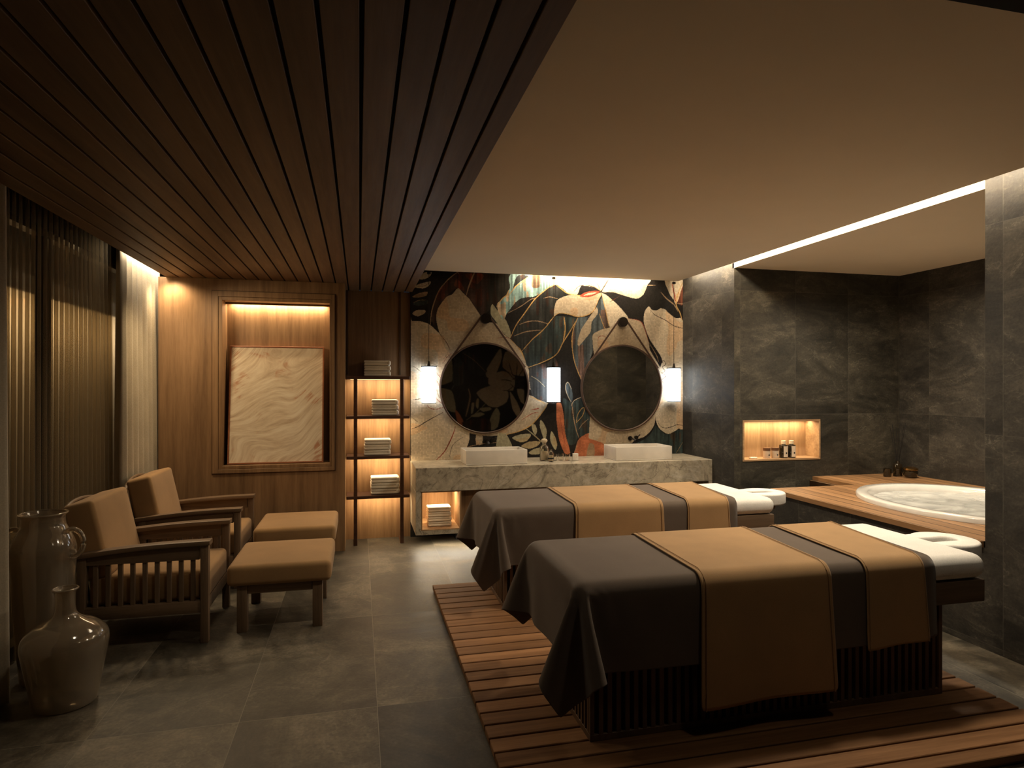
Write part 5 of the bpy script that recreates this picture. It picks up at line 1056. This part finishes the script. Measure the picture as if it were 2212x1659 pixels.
# ================================================================ TUB, DECK
CXT, CYT, AX, AY = 4.74, 4.03, .77, .915
def ell(a, b, n=72): return [(CXT+a*math.cos(2*PI*k/n), CYT+b*math.sin(2*PI*k/n)) for k in range(n)]
def ring_sheet(outer, hole, z0, z1):
    """slab with an oval hole; outer is a polygon sampled by angle"""
    b = bmesh.new(); n = len(hole); A = []
    for x, y in hole:
        d = Vector((x-CXT, y-CYT)).normalized(); best = 99
        for k in range(len(outer)):
            p = Vector(outer[k-1]); q = Vector(outer[k]); e = q-p; det = d.x*(-e.y)+d.y*e.x
            if abs(det) < 1e-9: continue
            r = p-Vector((CXT, CYT)); t = (r.x*(-e.y)+r.y*e.x)/det; s = (d.x*r.y-d.y*r.x)/det
            if t > 0 and -1e-6 <= s <= 1+1e-6: best = min(best, t)
        A.append((CXT+d.x*best, CYT+d.y*best))
    m = MB()
    V = [[b.verts.new((*p, z)) for p in ring] for ring, z in ((hole, z1), (A, z1), (A, z0), (hole, z0))]
    for r in range(4):
        P, Q = V[r], V[(r+1) % 4]
        for k in range(n): b.faces.new((P[k], P[(k+1) % n], Q[(k+1) % n], Q[k]))
    bmesh.ops.recalc_face_normals(b, faces=b.faces); m._add(b); return m
n = 288; hole = [(CXT+(AX-.04)*math.cos(2*PI*k/n), CYT+(AY-.04)*math.sin(2*PI*k/n)) for k in range(n)]
dk = ring_sheet([(3.682, 3.092), (5.718, 3.092), (5.718, 5.165), (3.682, 5.165)], hole, .617, .655)
dk.box(4.62, 5.718, 5.165, 5.747, .617, .655)
struct(MB().box(4.585, 4.599, 5.167, 5.747, .05, .616).build('trim_tub_notch', M['tubdeck']))
tag(dk.build('tub_deck', M['tubdeck']), 'raised teak deck surrounding the oval bathtub in the stone alcove', 'deck')
gr = MB()
t = thing('bathtub', 'white oval bathtub sunk into the teak deck, filled with water', 'bathtub', (CXT, CYT, .655))
def oval_lathe(prof, seg=96):
    b = bmesh.new(); rows = []
    for a, bb, z in prof: rows.append([b.verts.new((a*math.cos(2*PI*k/seg), bb*math.sin(2*PI*k/seg), z)) for k in range(seg)])
    for A, Q in zip(rows, rows[1:]):
        for k in range(seg): b.faces.new((A[k], A[(k+1) % seg], Q[(k+1) % seg], Q[k]))
    b.faces.new(rows[-1]); bmesh.ops.recalc_face_normals(b, faces=b.faces); m = MB(); m._add(b); return m
oval_lathe([(AX, AY, .001), (AX, AY, .030), (AX-.012, AY-.012, .042), (AX-.085, AY-.085, .042), (AX-.10, AY-.10, .034), (AX-.115, AY-.115, .0), (AX-.16, AY-.16, -.20), (AX-.26, AY-.26, -.38), (AX-.40, AY-.40, -.42)]).build('tub_shell', M['sanitary'], t, 50)
wm = bpy.data.materials.new('bath_water'); N = NT(wm)
tc = N.n('ShaderNodeTexCoord').outputs['Object']; nz = N.n('ShaderNodeTexNoise', i={'Vector': tc, 'Scale': 6.0, 'Detail': 4.0, 'Distortion': 1.2}).outputs[0]
bp = N.n('ShaderNodeBump', i={'Strength': .18, 'Distance': .02, 'Height': nz}).outputs[0]
fr = N.n('ShaderNodeFresnel', i={'IOR': 1.33, 'Normal': bp}).outputs[0]; gl_ = N.n('ShaderNodeBsdfGlossy', i={'Roughness': .04, 'Normal': bp}).outputs[0]
tr = N.n('ShaderNodeBsdfTransparent', i={'Color': (.93, .95, .95, 1)}).outputs[0]
df_ = N.n('ShaderNodeBsdfDiffuse', i={'Color': (.80, .81, .79, 1)}).outputs[0]
nm = N.ramp(N.n('ShaderNodeTexNoise', i={'Vector': tc, 'Scale': 4.0, 'Detail': 6.0, 'Distortion': 1.5}).outputs[0], [(.35, .35), (.7, .8)])
milk = N.n('ShaderNodeMixShader', i={0: nm, 1: tr, 2: df_}).outputs[0]
N.link(N.n('ShaderNodeMixShader', i={0: N.m('MULTIPLY', fr, .7), 1: milk, 2: gl_}).outputs[0], N.out.inputs[0])
wt = MB().prism([((AX-.128)*math.cos(2*PI*k/96), (AY-.128)*math.sin(2*PI*k/96)) for k in range(96)], 'z', -.035, -.012).build('bath_water', wm, None, 30, (CXT, CYT, .655))
tag(wt, 'clear rippled water filling the oval bathtub', 'water', kind='stuff')

# ================================================================ WALL NICHE
o = thing('wall_niche', 'lit oak lined niche in the dark stone wall above the far headrest', 'niche', (NX0, F, NZ0)); w_, h_ = NX1-NX0, NZ1-NZ0
e = .018
MB().box(0, w_, -.006, .215, 0, e, .001, 1).box(0, w_, -.006, .215, h_-e, h_, .001, 1).box(0, e, -.006, .215, e, h_-e).box(w_-e, w_, -.006, .215, e, h_-e).build('lining', wood('niche_lining_oak', (.24, .135, .065), (.52, .34, .18), 'x', 1.2, .5), o)
MB().box(e, w_-e, .200, .214, e, h_-e).build('niche_back', M['nichewood'], o)
MB().box(e+.01, w_-e-.01, .135, .150, h_-e-.004, h_-e-.0005).build('light_strip', M['led'], o)
zi = NZ0+e+.0005
def nbottle(x, label):
    o = thing('toiletry_bottle', label, 'bottle', (x, F+.07, zi), 'toiletries in the wall niche')
    MB().lathe([(0, 0), (.041, 0), (.043, .004), (.043, .128), (.038, .136), (.020, .139), (.020, .142), (0, .142)], seg=32).build('body', M['darkglass'], o, 40)
    MB().cyl((0, 0, .1425), (0, 0, .178), .024, seg=28).build('cap', M['creamcap'], o)
    l = MB().lathe([(.0436, .010), (.0440, .010), (.0440, .124), (.0436, .124)], seg=32)
    bm = l.bm; bmesh.ops.delete(bm, geom=[v for v in bm.verts if v.co.y > -.0250 or v.co.x < -.030], context='VERTS')
    lb = l.build('label', M['label'], o); MB().cyl((.004, -.0437, .052), (.004, -.0452, .052), .009, seg=16).build('printed_dot', M['black'], lb)
nbottle(4.325, 'tall dark bottle with cream cap in the wall niche, left of the pair'); nbottle(4.420, 'tall dark bottle with cream cap in the wall niche, right of the pair')
def njar(x, label):
    o = thing('toiletry_jar', label, 'jar', (x, F+.07, zi), 'toiletries in the wall niche')
    MB().lathe([(0, 0), (.034, 0), (.036, .004), (.036, .088), (0, .088)], seg=32).build('body', M['label'], o, 40)
    MB().lathe([(.0362, .078), (.0375, .078), (.0375, .108), (0, .108)], seg=32).build('lid', M['brownlid'], o, 40)
    MB().cyl((.004, -.036, .035), (.004, -.0372, .035), .008, seg=16).build('printed_dot', M['black'], o)
njar(4.125, 'short cream jar with brown lid in the wall niche, left of the pair'); njar(4.225, 'short cream jar with brown lid in the wall niche, beside the tall bottles')
o = MB().box(-.038, .038, -.024, .024, 0, .016, .007, 3).build('soap_bar', M['ceramic'], None, 60, (3.965, F+.07, zi)); tag(o, 'small white soap bar at the left end of the wall niche', 'soap')

# ================================================================ DIFFUSER GROUP ON THE DECK
o = thing('reed_diffuser', 'dark reed diffuser with thin sticks in the alcove corner on the deck', 'diffuser', (5.50, 5.55, .655))
MB().lathe([(0, 0), (.042, 0), (.045, .004), (.045, .12), (.038, .132), (.018, .136), (.018, .16), (.012, .16), (.012, .13), (0, .12)], seg=32).build('bottle', M['darkglass'], o, 40)
rng = random.Random(2)
for k in range(8):
    a = k*.8; MB().cyl((.004*math.cos(a), .004*math.sin(a), .10), (.085*math.cos(a)*rng.uniform(.5, 1), .07*math.sin(a), rng.uniform(.50, .56)), .0022, seg=6).build('reed', M['black'], o)
o = thing('candle_glass', 'small dark candle glass at the left of the reed diffuser', 'candle', (5.37, 5.55, .655))
MB().lathe([(0, 0), (.036, 0), (.038, .004), (.038, .082), (.034, .082), (.033, .008), (0, .008)], seg=32).build('glass_cup', M['darkglass'], o, 40)
MB().cyl((0, 0, .009), (0, 0, .05), .032).build('wax', M['creamcap'], o)
o = thing('brass_candle_bowl', 'brown glass bowl with brass top just right of the reed diffuser', 'candle', (5.53, 5.42, .655))
MB().lathe([(0, 0), (.045, 0), (.062, .02), (.070, .06), (.064, .085), (.060, .085), (.064, .06), (.050, .01), (0, .008)], seg=36).build('glass_cup', M['darkglass'], o, 50)
MB().lathe([(.066, .080), (.070, .084), (.068, .100), (.040, .112), (0, .114)], seg=36).build('brass_lid', M['goldm'], o, 50)
MB().lathe([(0, 0.012), (.048, .012), (.056, .03), (0, .03)], seg=36).build('wax', M['goldm'], o, 50)

# ================================================================ LIGHT STRIPS IN THE CEILING SLOTS
s = MB().box(3.560, 3.585, 1.4, 6.55, 2.905, 2.912).build('light_strip', M['led']); tag(s, 'long bright light strip in the ceiling slot along the stone wall', 'light strip')
struct(MB().box(3.546, 3.60, 1.4, 6.6, 2.912, 2.93).build('trim_strip_holder', M['plaster']))
